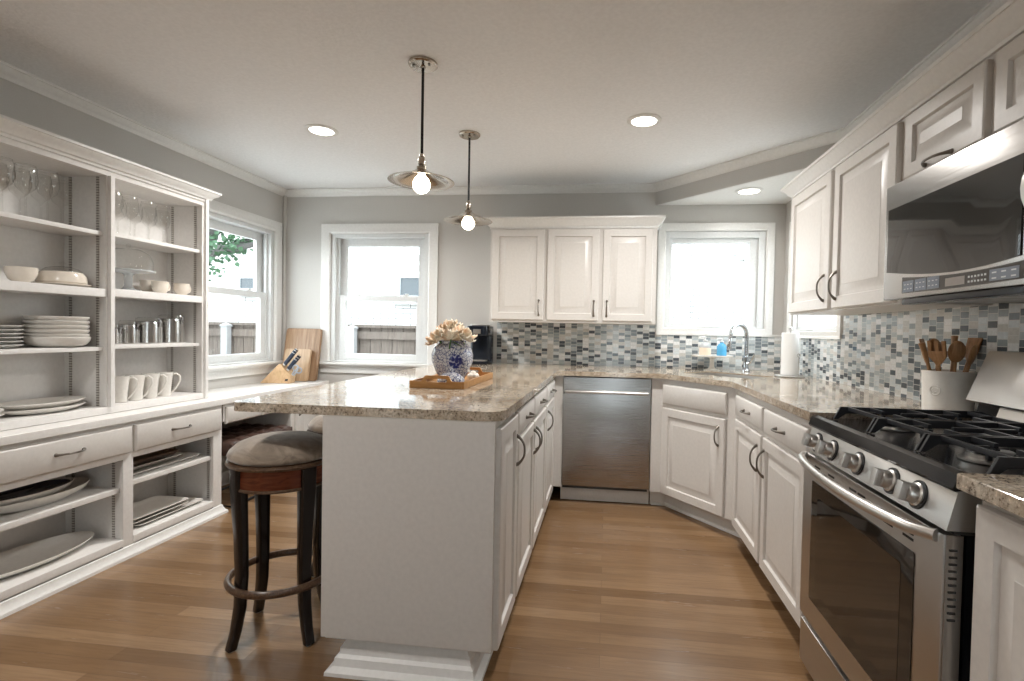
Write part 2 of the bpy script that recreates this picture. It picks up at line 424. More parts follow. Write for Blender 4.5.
# windows ------------------------------------------------------
CAS = [(0, 0), (0, .012), (.012, .020), (.05, .014), (.066, .018), (.082, .018), (.082, 0)]   # (away from opening, proud of wall)
def casing(mb, T, w, h, cw, bottom=True):
    k = cw/.082
    if bottom: loops_pts = [(0, 0), (w, 0), (w, h), (0, h)]
    else: loops_pts = [(w, 0), (w, h), (0, h), (0, 0)]
    dirs = {(0, 0): (-1, -1), (w, 0): (1, -1), (w, h): (1, 1), (0, h): (-1, 1)}
    L = []
    for p in loops_pts:
        dx, dy = dirs[p]
        if not bottom and p[1] == 0: dy = 0
        L.append([(p[0]+dx*d*k, p[1]+dy*d*k, z) for d, z in CAS])
    if bottom: L.append(L[0]); mb.rings(L, T, False, False)
    else: mb.rings(L, T)
def rect_frame(mb, T, x0, x1, y0, y1, wl, wr, wb, wt, z0, z1):
    mb.box(x0, x0+wl, y0, y1, z0, z1, .003, T); mb.box(x1-wr, x1, y0, y1, z0, z1, .003, T)
    mb.box(x0+wl, x1-wr, y0, y0+wb, z0, z1, .003, T); mb.box(x0+wl, x1-wr, y1-wt, y1, z0, z1, .003, T)
def double_hung(name, T, w, h, wide_l, wide_r):
    g = sgroup(name)
    mb = MB(); casing(mb, T, w, h, .082, False); mb.build('casing', 'trim_paint', g)
    mb = MB(); rect_frame(mb, T, .001, w-.001, .001, h-.001, .035, .035, .012, .03, -.125, -.002)
    mb.box(.036, .058, .014, h-.032, -.05, -.03, .002, T); mb.box(w-.058, w-.036, .014, h-.032, -.05, -.03, .002, T)
    mb.build('jamb', 'window_vinyl', g)
    mid = h*.485
    mb = MB(); rect_frame(mb, T, .0355, w-.0355, mid+.002, h-.0315, .078, .078, .04, .064, -.105, -.075); up = mb.build('upper_sash', 'window_vinyl', g)
    MB().box(.11, w-.11, mid+.04, h-.094, -.092, -.089, 0, T).build('pane', 'pane_glass', up)
    mb = MB(); rect_frame(mb, T, .0355, w-.0355, .0135, mid+.042, .081, .081, .058, .048, -.0745, -.036); lo = mb.build('lower_sash', 'window_vinyl', g)
    MB().box(.115, w-.115, .07, mid-.004, -.054, -.051, 0, T).build('pane', 'pane_glass', lo)
    for x in (w*.27, w*.75):
        mb = MB(); mb.box(x-.022, x+.022, mid+.043, mid+.052, -.062, -.034, .003, T); mb.box(x-.006, x+.026, mid+.052, mid+.060, -.055, -.043, .002, T); mb.build('sash_lock', 'window_vinyl', lo)
    mb = MB(); mb.box(-.125, w+.125, -.022, -.002, -.03, .055, .004, T); mb.build('stool', 'trim_paint', g)
    mb = MB(); mb.box(-.082, w+.082, -.095, -.023, .001, .016, .003, T); mb.box(-.082, w+.082, -.045, -.023, .016, .026, .003, T); mb.build('apron', 'trim_paint', g)
    return g
double_hung('window_1', frame((WIN_BACK[0], YB, WIN_BACK[2]), (1, 0, 0), UP), WIN_BACK[1]-WIN_BACK[0], WIN_BACK[3]-WIN_BACK[2], 0, 0)
g2 = double_hung('window_2', frame((XL, WIN_LEFT[0], WIN_LEFT[2]), (0, 1, 0), UP), WIN_LEFT[1]-WIN_LEFT[0], WIN_LEFT[3]-WIN_LEFT[2], 0, 0)
def awning(name, T, w, h, cw, hw=True):
    g = sgroup(name)
    mb = MB(); casing(mb, T, w, h, cw, True); mb.build('casing', 'trim_paint', g)
    mb = MB(); rect_frame(mb, T, .001, w-.001, .001, h-.001, .03, .05, .012, .05, -.12, -.004); mb.build('jamb', 'window_vinyl', g)
    mb = MB(); rect_frame(mb, T, .0315, w-.0515, .0135, h-.0515, .022, .06, .02, .034, -.09, -.03); sa = mb.build('sash', 'window_vinyl', g)
    MB().box(.05, w-.12, .028, h-.08, -.062, -.058, 0, T).build('pane', 'pane_glass', sa)
    if hw:
        for x in (.020, w-.052):
            mb = MB(); mb.box(x, x+.012, .10, .20, -.029, -.016, .004, T); mb.box(x+.001, x+.009, .15, .23, -.016, -.006, .003, T); mb.build('lock_lever', 'window_vinyl', g)
        mb = MB(); mb.box(w*.36, w*.56, -.006, .012, -.03, -.002, .005, T); mb.tube([(w*.38, .006, .004), (w*.47, .008, .014), (w*.56, .006, .010)], .008, 8, T); mb.build('crank_handle', 'window_vinyl', g)
    return g
awning('window_3', frame((WIN_SINK[0], YB, WIN_SINK[2]), (1, 0, 0), UP), WIN_SINK[1]-WIN_SINK[0], WIN_SINK[3]-WIN_SINK[2], .06)
awning('window_4', frame((XR, WIN_RIGHT[1], WIN_RIGHT[2]), (0, -1, 0), UP), WIN_RIGHT[1]-WIN_RIGHT[0], WIN_RIGHT[3]-WIN_RIGHT[2], .05)
# added glazed door out of view: fill daylight and the dishwasher's bright streak
g = sgroup('added_door_1'); T = frame((ADDED_DOOR[1], YF, 0), (-1, 0, 0), UP); dw = ADDED_DOOR[1]-ADDED_DOOR[0]
mb = MB(); casing(mb, T, dw, 2.1, .08, False); mb.build('casing', 'trim_paint', g)
for i in range(1):
    a = dw*i+.005; b = dw*(i+1)-.005
    mb = MB(); rect_frame(mb, T, a, b, .01, 2.09, .07, .07, .12, .08, -.09, -.05); lf = mb.build('door_leaf', 'window_vinyl', g)
    MB().box(a+.07, b-.07, .13, 2.01, -.072, -.068, 0, T).build('pane', 'pane_glass', lf)

# ------------------------------------------------------------------ cabinets: shared pieces
def raised(w, h, T, t=.02, sw=.052):
    sw = min(sw, w*.24, h*.3); r = min(.038, (w-2*sw)*.2, (h-2*sw)*.25)
    return MB().nest(w, h, [(0, 0), (0, t-.004), (.004, t), (sw, t), (sw+.004, t-.011), (sw+.011, t-.011), (sw+.011+r, t-.002), (sw+.0125+r, t-.0005)], T)
def slab(w, h, T, t=.02): return MB().nest(w, h, [(0, 0), (0, t-.008), (.003, t-.004), (.010, t)], T)
def pull(T, L=.1, out=.028):
    """arched bar pull along local x, standing off along local z"""
    mb = MB(); n = 14; pts = []; rr = []
    for i in range(n+1):
        t = -1+2*i/n; pts.append((t*L/2, 0, .003+out*(1-abs(t)**2.6))); rr.append(.0042+.0034*abs(t)**5)
    mb.tube(pts, rr, 8, T)
    for sx in (-1, 1): mb.lathe([(.0085, 0), (.0085, .002), (.005, .006)], (sx*L/2, 0, 0), 12, T)
    return mb
def vpull(door, o, xd, L=.11): return pull(frame(o, UP, tuple(-Vector(xd))), L).build('handle', 'pewter', door)
def hpull(door, o, xd, L=.1): return pull(frame(o, xd, UP), L).build('handle', 'pewter', door)

# ------------------------------------------------------------------ hutch on the left wall
XH = -2.48; BK = -2.728
Y_END, D0, D1, Y0 = 2.928, 2.285, 2.322, 1.60
def standards(mb, x0, x1, yf, ydir, z0, z1):
    pass
hu = thing('open_shelf_unit', 'white open shelf unit of two bays standing on the long desk top, full of dishes', 'shelf unit', (-2.62, 2.25, .726))
mb = MB()
ZT = 1.956
mb.box(XL+.002, BK, Y0, Y_END, .726, ZT)                         # back panel
mb.box(BK, XH+.018, Y_END-.022, Y_END, .726, ZT); mb.box(BK, XH+.018, D0+.008, D1-.008, .76, 1.915); mb.box(BK, XH+.018, Y0, Y0+.03, .726, ZT)
mb.box(XH-.018, XH, D0, D1, .764, 1.915, .0015); mb.box(XH-.018, XH, Y_END-.032, Y_END, .764, 1.915, .0015); mb.box(XH-.018, XH, Y0, Y0+.05, .764, 1.915, .0015)
mb.box(XH-.018, XH, Y0, Y_END, 1.915, ZT, .0015)
mb.box(BK, XH-.018, Y0+.03, Y_END-.022, 1.915, 1.935)             # top board
mb.build('case', 'shelf_paint', hu)
MB().box(BK, XH+.004, Y0+.03, Y_END-.022, .727, .762, .003).build('bottom_board', 'shelf_paint', hu)
mb = MB(); mb.sweep([(XL+.002, Y_END), (XH, Y_END), (XH, Y0)], [(0, 1.94), (.008, 1.94), (.010, 1.952), (.020, 1.956), (.028, 1.972), (.046, 1.984), (.052, 1.994), (.058, 1.996), (.058, 2.008), (0, 2.008)])
mb.build('crown_moulding', 'trim_paint', hu)
def shelf(name, y0, y1, z0, z1, x1, par): return MB().box(BK+.002, x1, y0, y1, z0, z1, .002).build(name, 'shelf_paint', par)
shelf('fixed_shelf', Y0+.031, D0+.007, 1.312, 1.352, XH, hu); shelf('fixed_shelf', D1-.007, Y_END-.033, 1.318, 1.358, XH, hu)
shelf('shelf', Y0+.032, D0+.006, 1.617, 1.637, XH-.02, hu); shelf('shelf', Y0+.032, D0+.006, 1.043, 1.063, XH-.02, hu)
shelf('shelf', D1-.006, Y_END-.024, 1.625, 1.645, XH-.02, hu); shelf('shelf', D1-.006, Y_END-.024, 1.051, 1.071, XH-.02, hu)
def strips(par, ylist, z0, z1, xs, prefix='shelf_standard'):
    for y, s in ylist:
        for x in xs:
            mb = MB(); mb.box(x-.007, x+.007, min(y, y+s*.004), max(y, y+s*.004), z0, z1); mb.build(prefix, 'slotted_metal', par, smooth=False)
strips(hu, [(D0+.0075, -1)], .765, 1.91, (-2.535, -2.69)); strips(hu, [(Y_END-.0225, -1)], .765, 1.91, (-2.535, -2.69))
# desk top
MBd = MB().prism(round_poly([(XL+.004, Y0), (-2.36, Y0), (-2.36, YB-.02), (XL+.004, YB-.02)], [0, 0, 0, 0]), .687, .725, bev=.005)
tag(MBd.build('painted_worktop', 'desk_paint'), 'long white painted desk top running under the shelf unit to the corner', 'worktop')
# base cabinet
XB = -2.385
hb = thing('base_cabinet', 'white open base cabinet with two drawers and platter shelves under shelf unit', 'cabinet', (-2.6, 2.25, 0))
mb = MB(); YE = 2.948
mb.box(XL+.004, BK, Y0, YE, .06, .685); mb.box(BK, XB-.018, YE-.03, YE, .06, .685); mb.box(BK, XB-.018, D0+.012, 2.327, .075, .685); mb.box(BK, XB-.018, Y0, Y0+.03, .06, .685)
mb.box(XB-.018, XB, D0, 2.34, .05, .685, .0015); mb.box(XB-.018, XB, YE-.068, YE, .05, .685, .0015); mb.box(XB-.018, XB, Y0, Y0+.05, .05, .685, .0015)
mb.box(XB-.018, XB, Y0+.05, D0, .665, .685); mb.box(XB-.018, XB, 2.34, YE-.068, .665, .685)
mb.box(XB-.018, XB, Y0+.05, D0, .50, .545); mb.box(XB-.018, XB, 2.34, YE-.068, .50, .545)
mb.box(BK, XB-.018, Y0+.03, YE-.03, .535, .545)
mb.box(XL+.004, XB-.03, Y0, YE-.01, 0, .06)
mb.build('case', 'shelf_paint', hb)
for y0, y1 in ((Y0+.05, D0+.001), (2.339, YE-.067)): MB().box(BK+.001, XB+.004, y0, y1, .062, .098, .003).build('bottom_board', 'shelf_paint', hb)
MB().box(BK+.001, XB-.025, Y0+.031, D0+.011, .330, .355, .003).build('shelf', 'shelf_paint', hb)
MB().box(BK+.001, XB-.022, 2.328, YE-.031, .350, .375, .003).build('shelf', 'shelf_paint', hb)
strips(hb, [(D0+.0115, -1)], .1, .53, (-2.45, -2.68)); strips(hb, [(YE-.0305, -1)], .1, .53, (-2.45, -2.68))
MB().sweep([(XL+.004, YE), (XB, YE), (XB, Y0)], [(0, 0), (.028, 0), (.026, .014), (.016, .024), (.008, .040), (.006, .052), (0, .056)]).build('base_moulding', 'trim_paint', hb)
for y0, y1, hy in ((1.66, 2.322, 2.013), (2.338, 2.927, 2.62)):
    d = slab(y1-y0, .136, frame((XB, y0, .531), (0, 1, 0), UP), .019).build('drawer_front', 'cabinet_paint', hb); hpull(d, (XB+.019, hy, .603), (0, 1, 0), .12)
# knee-space drawer and pedestal beside it
kd = thing('knee_drawer_unit', 'narrow white drawer under the desk top over the tufted bench', 'drawer', (-2.6, 3.3, .55))
MB().box(-2.76, XB, 2.96, 3.655, .575, .684).build('drawer_box', 'shelf_paint', kd)
slab(.33, .108, frame((XB, 2.972, .560), (0, 1, 0), UP), .018).build('drawer_front', 'cabinet_paint', kd)
slab(.33, .108, frame((XB, 3.318, .560), (0, 1, 0), UP), .018).build('drawer_front', 'cabinet_paint', kd)
pc = thing('desk_pedestal', 'white desk pedestal cabinet in the corner under the knife block', 'cabinet', (-2.6, 3.9, 0))
MB().box(XL+.02, XB, 3.66, YB-.02, .06, .685, .002).build('case', 'cabinet_paint', pc)
MB().box(XL+.02, XB-.05, 3.67, YB-.02, 0, .06).build('plinth', 'toe_paint', pc)
d = raised(.42, .56, frame((XB, 3.70, .09), (0, 1, 0), UP)).build('door', 'cabinet_paint', pc); vpull(d, (XB+.02, 3.74, .55), (0, 1, 0))

# bench under the desk
bn = thing('bench', 'dark brown tufted leather bench with black metal base under the desk', 'bench', (-2.54, 3.3, 0))
def tufted(x0, x1, y0, y1, z0, z1, nx, ny):
    mb = MB(); gx, gy = nx*8, ny*8; V = {}
    for i in range(gx+1):
        for j in range(gy+1):
            x = x0+(x1-x0)*i/gx; y = y0+(y1-y0)*j/gy
            a = abs(math.sin(PI*i/8)); b = abs(math.sin(PI*j/8)); q = min(i, gx-i, j, gy-j)/4.
            V[i, j] = mb.v((x, y, z1-.022+.022*(a*b)**.45*min(1, .35+q)))
    for i in range(gx):
        for j in range(gy): mb.f([V[i, j], V[i+1, j], V[i+1, j+1], V[i, j+1]])
    per = [(i, 0) for i in range(gx)]+[(gx, j) for j in range(gy)]+[(i, gy) for i in range(gx, 0, -1)]+[(0, j) for j in range(gy, 0, -1)]
    lo = [mb.v((V[p].co.x, V[p].co.y, z0)) for p in per]; n = len(per)
    for k_ in range(n): mb.f([V[per[k_]], lo[k_], lo[(k_+1) % n], V[per[(k_+1) % n]]])
    mb.f(lo); return mb
tufted(-2.75, -2.345, 2.985, 3.62, .352, .448, 4, 6).build('cushion', 'tufted_leather', bn, smooth=60)
mb = MB()
for y in (3.035, 3.57):
    mb.tube([(-2.70, y, .352), (-2.70, y, .012), (-2.375, y, .012), (-2.375, y, .352)], .009, 8)
for x in (-2.70, -2.375): mb.tube([(x, 3.035, .012), (x, 3.57, .012)], .009, 8)
mb.build('base_frame', 'black_metal', bn)

# ------------------------------------------------------------------ dishes
def plate_bm(r, h=.018, deep=0.): return MB().lathe([(r*.55, 0), (r*.6, .001), (r*.72, h*.45), (r, h), (r*1.0, h+.003), (r*.97, h+.003), (r*.7, h*.55+.003), (r*.6, .006), (0, .005)], n=40)
def copies(proto, locs, labels, group):
    """first location moves the prototype itself, later ones are copies"""
    for i, (p, lb) in enumerate(zip(locs, labels)):
        if i == 0:
            proto.location = p; proto['label'] = lb; proto['group'] = group
        else: dup(proto, p, lb, group)
def wineglass(h, r, name='wine_glass'):
    o = thing(name, 'clear wine glass', 'glass')
    MB().lathe([(.034, 0), (.034, .0015), (.012, .005), (.0045, .012), (.0038, h*.42), (.007, h*.46), (r*.75, h*.56), (r, h*.70), (r*.93, h*.88), (r*.80, h)], n=24, caps=False).build('bowl_and_stem', 'drink_glass', o, False, 60)
    MB().ring((0, 0, h), r*.80, .0011, 24, 6).build('rim', 'drink_glass', o, False)
    return o
w1 = wineglass(.232, .042)
fr_ = [(-2.555, y, 1.638) for y in (2.075, 1.985, 1.895)]; bk_ = [(-2.665, y, 1.638) for y in (2.225, 2.135, 2.045, 1.955)]
copies(w1, fr_+bk_, ['tall clear wine glass, %s from the divider in front row over the bowls' % ORD[i] for i in range(3)]+['tall clear wine glass, %s from the divider in back row over the bowls' % ORD[i] for i in range(4)], 'wine glasses over the bowls')
w2 = wineglass(.212, .039)
fr_ = [(-2.56, y, 1.646) for y in (2.70, 2.60, 2.49, 2.40)]; bk_ = [(-2.665, y, 1.646) for y in (2.805, 2.715, 2.62, 2.52)]
copies(w2, fr_+bk_, ['short wine glass, %s from the window side in front row over glass dome' % ORD[i] for i in range(4)]+['short wine glass, %s from the window side in back row over glass dome' % ORD[i] for i in range(4)], 'wine glasses over the glass dome')
# bowl and covered dish
tag(MB().lathe([(.024, 0), (.026, .004), (.044, .018), (.054, .044), (.056, .070), (.053, .072), (.050, .044), (.035, .016), (0, .011)], n=32, T=Matrix.Translation((0, 0, 0))).build('bowl', 'cream_ceramic', origin=None), 'small cream bowl standing beside the covered casserole on the middle shelf', 'bowl').location = (-2.61, 2.01, 1.353)
cd = thing('covered_casserole', 'cream oval casserole with glass lid on a plate beside the small bowl', 'dish', (-2.605, 2.18, 1.353))
MB().lathe([(.05, 0), (.09, .004), (.108, .010), (.108, .013), (.08, .008), (0, .006)], n=40).build('plate', 'cream_ceramic', cd, False)
MB().lathe([(.088, .0135), (.094, .02), (.09, .05), (.078, .068), (.07, .07), (0, .07)], n=40).build('dish', 'cream_ceramic', cd, False)
MB().lathe([(.074, .071), (.074, .074), (.06, .086), (.03, .095), (.008, .097), (.007, .106), (.014, .112), (.010, .118), (0, .119)], n=32).build('lid', 'drink_glass', cd, False)
# stacks of plates
pb = MB().lathe([(.07, 0), (.082, .001), (.105, .010), (.117, .026), (.1185, .034), (.116, .035), (.10, .016), (.08, .006), (0, .005)], n=44).build('dinner_plate', 'white_ceramic'); tag(pb, 'x', 'plate')
zz = [1.0645+.0155*i for i in range(8)]
big = MB().lathe([(.07, 0), (.082, .002), (.106, .012), (.119, .030), (.1225, .048), (.120, .050), (.112, .034), (.075, .008), (0, .007)], n=40).build('serving_bowl', 'white_ceramic'); tag(big, 'shallow white bowl at the bottom of the big plate stack', 'bowl'); big.location = (-2.597, 2.15, 1.064)
copies(pb, [(-2.597, 2.15, 1.093+.0205*i) for i in range(5)][::-1], ['white dinner plate, %s from the top of the stack above the platters' % ORD[i] for i in range(5)], 'big plate stack')
ps = plate_bm(.088, .014).build('salad_plate', 'grey_ceramic'); tag(ps, 'x', 'plate')
copies(ps, [(-2.60, 1.90, 1.0645+.0165*i) for i in range(6)][::-1], ['small pale plate, %s from the top of the stack at the photo edge' % ORD[i] for i in range(6)], 'small plate stack')
def oval(name, mat, lx, ly, h, rim, lip=.004):
    """oval platter, half sizes lx, ly"""
    return MB().lathe([(.62, 0), (.66, .002), (1-rim*.4, h*.6), (1, h), (1, h+lip*.7), (.985, h+lip*.8), (1-rim, h*.42+lip*.7), (.62, .005), (0, .005)], n=48, sx=lx, sy=ly).build(name, mat)
def rect(name, mat, lx, ly, h, rim=.02, r=.03):
    def lp(i, z): return [(x, y, z) for x, y in rrect(-lx+i, lx-i, -ly+i, ly-i, max(.004, r-i*.5))]
    return MB().rings([lp(rim+.006, 0), lp(.0, h-.003), lp(0, h), lp(.004, h), lp(rim, h*.5), lp(rim+.02, .005)]).build(name, mat)
pl = oval('oval_platter', 'white_ceramic', .105, .178, .024, .22); tag(pl, 'x', 'platter')
copies(pl, [(-2.60, 2.088, .7635), (-2.60, 2.088, .788)][::-1], ['upper of two oval white platters stacked on the bottom board below plates', 'lower of two oval white platters stacked on the bottom board below plates'], 'oval platters')
sp_ = plate_bm(.10, .024).build('side_plate', 'white_ceramic'); tag(sp_, 'x', 'plate')
copies(sp_, [(-2.585, 1.80, .7635+.018*i) for i in range(2)][::-1], ['upper small round plate cut by the photo edge beside the oval platters', 'lower small round plate cut by the photo edge beside the oval platters'], 'small plates beside oval platters')
# lower bays
o = oval('oval_platter', 'white_ceramic', .135, .285, .034, .20); tag(o, 'very large oval white platter alone on the bottom board of base cabinet', 'platter'); o.location = (-2.56, 1.985, .099); o.rotation_euler.y = math.radians(0)
o = oval('oval_platter', 'white_ceramic', .13, .24, .05, .16); tag(o, 'deep white oval platter underneath the dark platter on base cabinet shelf', 'platter'); o.location = (-2.575, 2.02, .356)
o = oval('oval_platter', 'white_ceramic', .115, .20, .04, .14); dk = MB().lathe([(.8, .022), (.93, .036), (.935, .0375), (.80, .024), (0, .0225)], n=48, sx=.115, sy=.20).build('glazed_inside', 'dark_glaze', o, False)
tag(o, 'oval platter with dark glazed inside resting in the deep white platter', 'platter'); o.location = (-2.575, 1.985, .388)
o = rect('rectangular_platter', 'white_ceramic', .12, .25, .022); tag(o, 'larger white rectangular platter at the base of the upper tray stack', 'platter'); o.location = (-2.56, 2.61, .376)
o = rect('rectangular_platter', 'white_ceramic', .105, .20, .022); tag(o, 'smaller white rectangular platter under the brown tray', 'platter'); o.location = (-2.575, 2.56, .399)
o = rect('serving_tray', 'tray_brown', .095, .185, .024, .012, .012); tag(o, 'brown wooden tray on top of the white platters in base cabinet', 'tray'); o.location = (-2.58, 2.555, .422)
rp = rect('rectangular_platter', 'white_ceramic', .12, .225, .018); tag(rp, 'widest white rectangular platter lowest on the bottom board beside floor', 'platter'); rp.location = (-2.545, 2.64, .099)
rp2 = rect('rectangular_platter', 'white_ceramic', .115, .19, .018); tag(rp2, 'x', 'platter')
copies(rp2, [(-2.55, 2.575, .1365), (-2.55, 2.575, .118)], ['top white rectangular platter of the three on the bottom board', 'middle white rectangular platter of the three on the bottom board'], 'rectangular platters')
# cake dome
cs = thing('cake_stand', 'glass domed cake stand on pedestal below the short wine glasses', 'cake stand', (-2.605, 2.525, 1.359))
MB().lathe([(.062, 0), (.062, .004), (.03, .012), (.018, .03), (.018, .085), (.03, .098), (.12, .108), (.12, .116), (0, .114)], n=40).build('pedestal', 'frosted_plastic', cs, False)
MB().lathe([(.108, .117), (.110, .117), (.110, .165), (.095, .203), (.06, .226), (.012, .233), (.008, .240), (.013, .248), (.008, .256), (0, .257)], n=40).build('dome', 'drink_glass', cs, False, 60)
# teacups
def teacup(rt, h):
    o = thing('teacup', 'x', 'cup')
    MB().lathe([(rt*.55, 0), (rt*.6, .003), (rt*.88, h*.25), (rt*.97, h*.55), (rt*.94, h*.8), (rt, h), (rt*.95, h), (rt*.89, h*.8), (rt*.9, h*.5), (rt*.6, .008), (0, .007)], n=28).build('body', 'cream_ceramic', o, False)
    MB().tube([(0, rt*.9, h*.82), (0, rt*1.32, h*.84), (0, rt*1.52, h*.62), (0, rt*1.38, h*.36), (0, rt*.88, h*.22)], .0048, 8).build('handle', 'cream_ceramic', o, False)
    return o
tc = teacup(.043, .068)
copies(tc, [(-2.545, 2.815, 1.359), (-2.56, 2.68, 1.359), (-2.655, 2.70, 1.3665)], ['cream teacup on the middle shelf closest to the window', 'cream teacup in front between the cake stand and window cup', 'cream teacup in back partly hidden behind the middle cup'], 'cream teacups')
sc_ = plate_bm(.055, .008).build('saucer', 'cream_ceramic'); tag(sc_, 'cream saucer under the teacup at the back', 'saucer'); sc_.location = (-2.655, 2.70, 1.359)
# canisters
def canister(loc, r, h, label):
    o = thing('canister', label, 'canister', loc, 'steel canisters')
    MB().lathe([(r-.003, 0), (r, .003), (r, h), (r-.004, h+.002), (0, h+.002)], n=36).build('body', 'steel_upright', o, False)
    MB().lathe([(r-.004, h+.0025), (r-.001, h+.006), (r-.002, h+.018), (r*.8, h+.024), (0, h+.025)], n=36).build('lid', 'drink_glass', o, False)
    mb = MB(); mb.ring((0, 0, h-.006), r+.0015, .0018, 36, 6); mb.tube([(r+.002, -.01, h-.006), (r+.008, -.012, h+.012), (r+.002, -.010, h+.022)], .0017, 6); mb.tube([(r+.002, .01, h-.006), (r+.008, .012, h+.012), (r+.002, .010, h+.022)], .0017, 6)
    mb.tube([(r+.003, 0, h+.01), (r+.012, 0, h-.004), (r+.008, 0, h-.03)], [.005, .007, .004], 8); mb.build('clamp', 'chrome', o, False)
for y, r, h, lb in ((2.432, .040, .085, 'smallest steel canister with glass lid closest to the divider'), (2.525, .046, .103, 'second smallest steel canister beside the smallest one'), (2.65, .064, .122, 'wide steel canister with wire clamp beside the tallest'), (2.80, .066, .142, 'tallest steel canister with wire clamp closest to the window')):
    canister((-2.60, y, 1.0722), r, h, lb)
# mugs
mg = thing('mug', 'x', 'mug', rz=math.radians(-38))
MB().lathe([(.030, 0), (.032, .002), (.034, .05), (.040, .11), (.044, .138), (.041, .138), (.037, .11), (.030, .05), (.028, .006), (0, .006)], n=28).build('body', 'white_ceramic', mg, False)
hp = [(0, .036, .122), (.010, .056, .13), (.020, .072, .115), (.020, .073, .088), (.012, .060, .055), (.004, .046, .03), (0, .032, .014)]
MB().tube(hp, [.005, .0055, .006, .006, .0055, .005, .0045], 8).build('handle', 'white_ceramic', mg, False)
copies(mg, [(-2.565, y, .763) for y in (2.715, 2.622, 2.529, 2.436)], ['tall white mug with curled handle, %s from the window on bottom board' % ORD[i] for i in range(4)], 'tall white mugs')

# ------------------------------------------------------------------ knife block and boards on the desk corner
bd = MB().prism(rrect(-.163, .163, 0, .445, .02), 0, .026, bev=.004).build('cutting_board', 'board_wood'); tag(bd, 'large dark oak cutting board leaning on the corner wall', 'cutting board')
bd.matrix_world = Matrix.Translation((-2.585, YB-.095, .7265)) @ Matrix.Rotation(math.radians(-3), 4, 'Z') @ Matrix.Rotation(math.radians(80), 4, 'X')
bd2 = MB().prism(rrect(-.12, .12, 0, .27, .02), 0, .02, bev=.003).build('cutting_board', 'pale_board'); tag(bd2, 'smaller pale cutting board leaning in front of the large one', 'cutting board')
bd2.matrix_world = Matrix.Translation((-2.59, YB-.147, .7265)) @ Matrix.Rotation(math.radians(-3), 4, 'Z') @ Matrix.Rotation(math.radians(79), 4, 'X')
KX, KY = -2.76, 3.86
kb = thing('knife_block', 'slanted pale wood knife block on the desk corner', 'knife block', (KX, KY, .726), rz=math.radians(8))
Tk = frame((0, 0, 0), (1, 0, 0), UP)   # profile in x-z, extruded along -y
MB().prism([(0, 0), (.235, 0), (.242, .055), (.165, .155), (.150, .155)], -.05, .05, Tk, .004).build('block', 'block_wood', kb, False)
mb = MB(); mb.prism([(.20, .02), (.222, .02), (.226, .036), (.204, .036)], .0505, .0515, Tk); mb.build('maker_mark', 'dark_gap', kb, False)
kdir = Vector((.60, 0, .80)); kslots = [(-.034, .166, .155), (-.002, .172, .148), (.030, .178, .139), (-.034, .198, .114), (-.002, .203, .107), (.030, .208, .101)]
sR = Matrix.Translation((KX, KY, .726)) @ Matrix.Rotation(math.radians(8), 4, 'Z')
klab = ['back row, window side', 'back row, middle', 'back row, room side', 'front row, window side', 'front row, middle', 'front row, room side']
for i, (py, px, pz) in enumerate(kslots):
    kn = thing('kitchen_knife', 'dark handled knife in the slanted block, '+klab[i], 'knife', (0, 0, 0), 'knives in the block')
    L = (.14, .135, .125, .125, .115, .105)[i]; Tn = sR @ Matrix.Translation((px+.004, -py, pz+.004)) @ frame((0, 0, 0), (0, 1, 0), kdir.cross(Vector((0, 1, 0))))
    kn.matrix_world = Tn
    MB().prism(rrect(-.009, .009, -.0145, .0145, .005, 3), .012, L, None, .004).build('handle', 'knife_handle', kn, False)
    MB().prism(rrect(-.0065, .0065, -.011, .011, .003, 3), .0, .012).build('bolster', 'steel_smooth', kn, False)
    MB().prism(rrect(-.0065, .0065, -.010, .010, .003, 3), L, L+.003).build('butt_cap', 'steel_smooth', kn, False)
ks = thing('kitchen_scissors', 'scissors with grey loop handles in front of the knives', 'scissors')
Tn = sR @ Matrix.Translation((.254, -.034, .066)) @ frame((0, 0, 0), (0, 1, 0), kdir.cross(Vector((0, 1, 0)))); ks.matrix_world = Tn
for s in (-1, 1):
    MB().ring((0, s*.016, 0), .022, .0055, 24, 8, Matrix.Translation((0, 0, .062)) @ Matrix.Rotation(PI/2, 4, 'Y') @ Matrix.Scale(1.0, 4)).tube([(0, s*.006, 0), (0, s*.010, .04)], .006, 8).build('finger_loop', 'grey_handle', ks, False)

# ------------------------------------------------------------------ base cabinets and counter
ZB = .882
cab = 'cabinet_paint'
pn = thing('peninsula_cabinet', 'white peninsula cabinet with plain end panel and doors facing the dishwasher aisle', 'cabinet', (-.65, 2.5, 0))
MB().box(-.943, -.356, 1.653, 4.16, .11, ZB).build('case', cab, pn, smooth=False)
MB().box(-.948, -.353, 1.632, 1.652, .125, ZB, .002).build('end_panel', cab, pn)
MB().box(-.872, -.445, 1.672, 3.53, 0, .11).build('plinth', 'toe_paint', pn)
MB().sweep([(-.445, 3.53), (-.445, 1.672), (-.872, 1.672), (-.872, 3.6)], [(0, 0), (.055, 0), (.054, .012), (.034, .024), (.030, .050), (.018, .058), (.016, .080), (.006, .090), (0, .106)]).build('base_moulding', 'trim_paint', pn)
PX = -.356
d = raised(.325, .742, frame((PX, 1.662, .115), (0, 1, 0), UP)).build('door', cab, pn); vpull(d, (PX+.02, 1.958, .72), (0, 1, 0))
for y0, y1, hy in ((2.012, 2.447, 2.43), (2.470, 2.95, 2.50), (2.985, 3.42, 3.02)):
    d = slab(y1-y0, .098, frame((PX, y0, .765), (0, 1, 0), UP)).build('drawer_front', cab, pn); hpull(d, (PX+.02, (y0+y1)/2, .812), (0, 1, 0))
    d = raised(y1-y0, .63, frame((PX, y0, .115), (0, 1, 0), UP)).build('door', cab, pn); vpull(d, (PX+.02, hy, .655), (0, 1, 0))
YD = 3.535
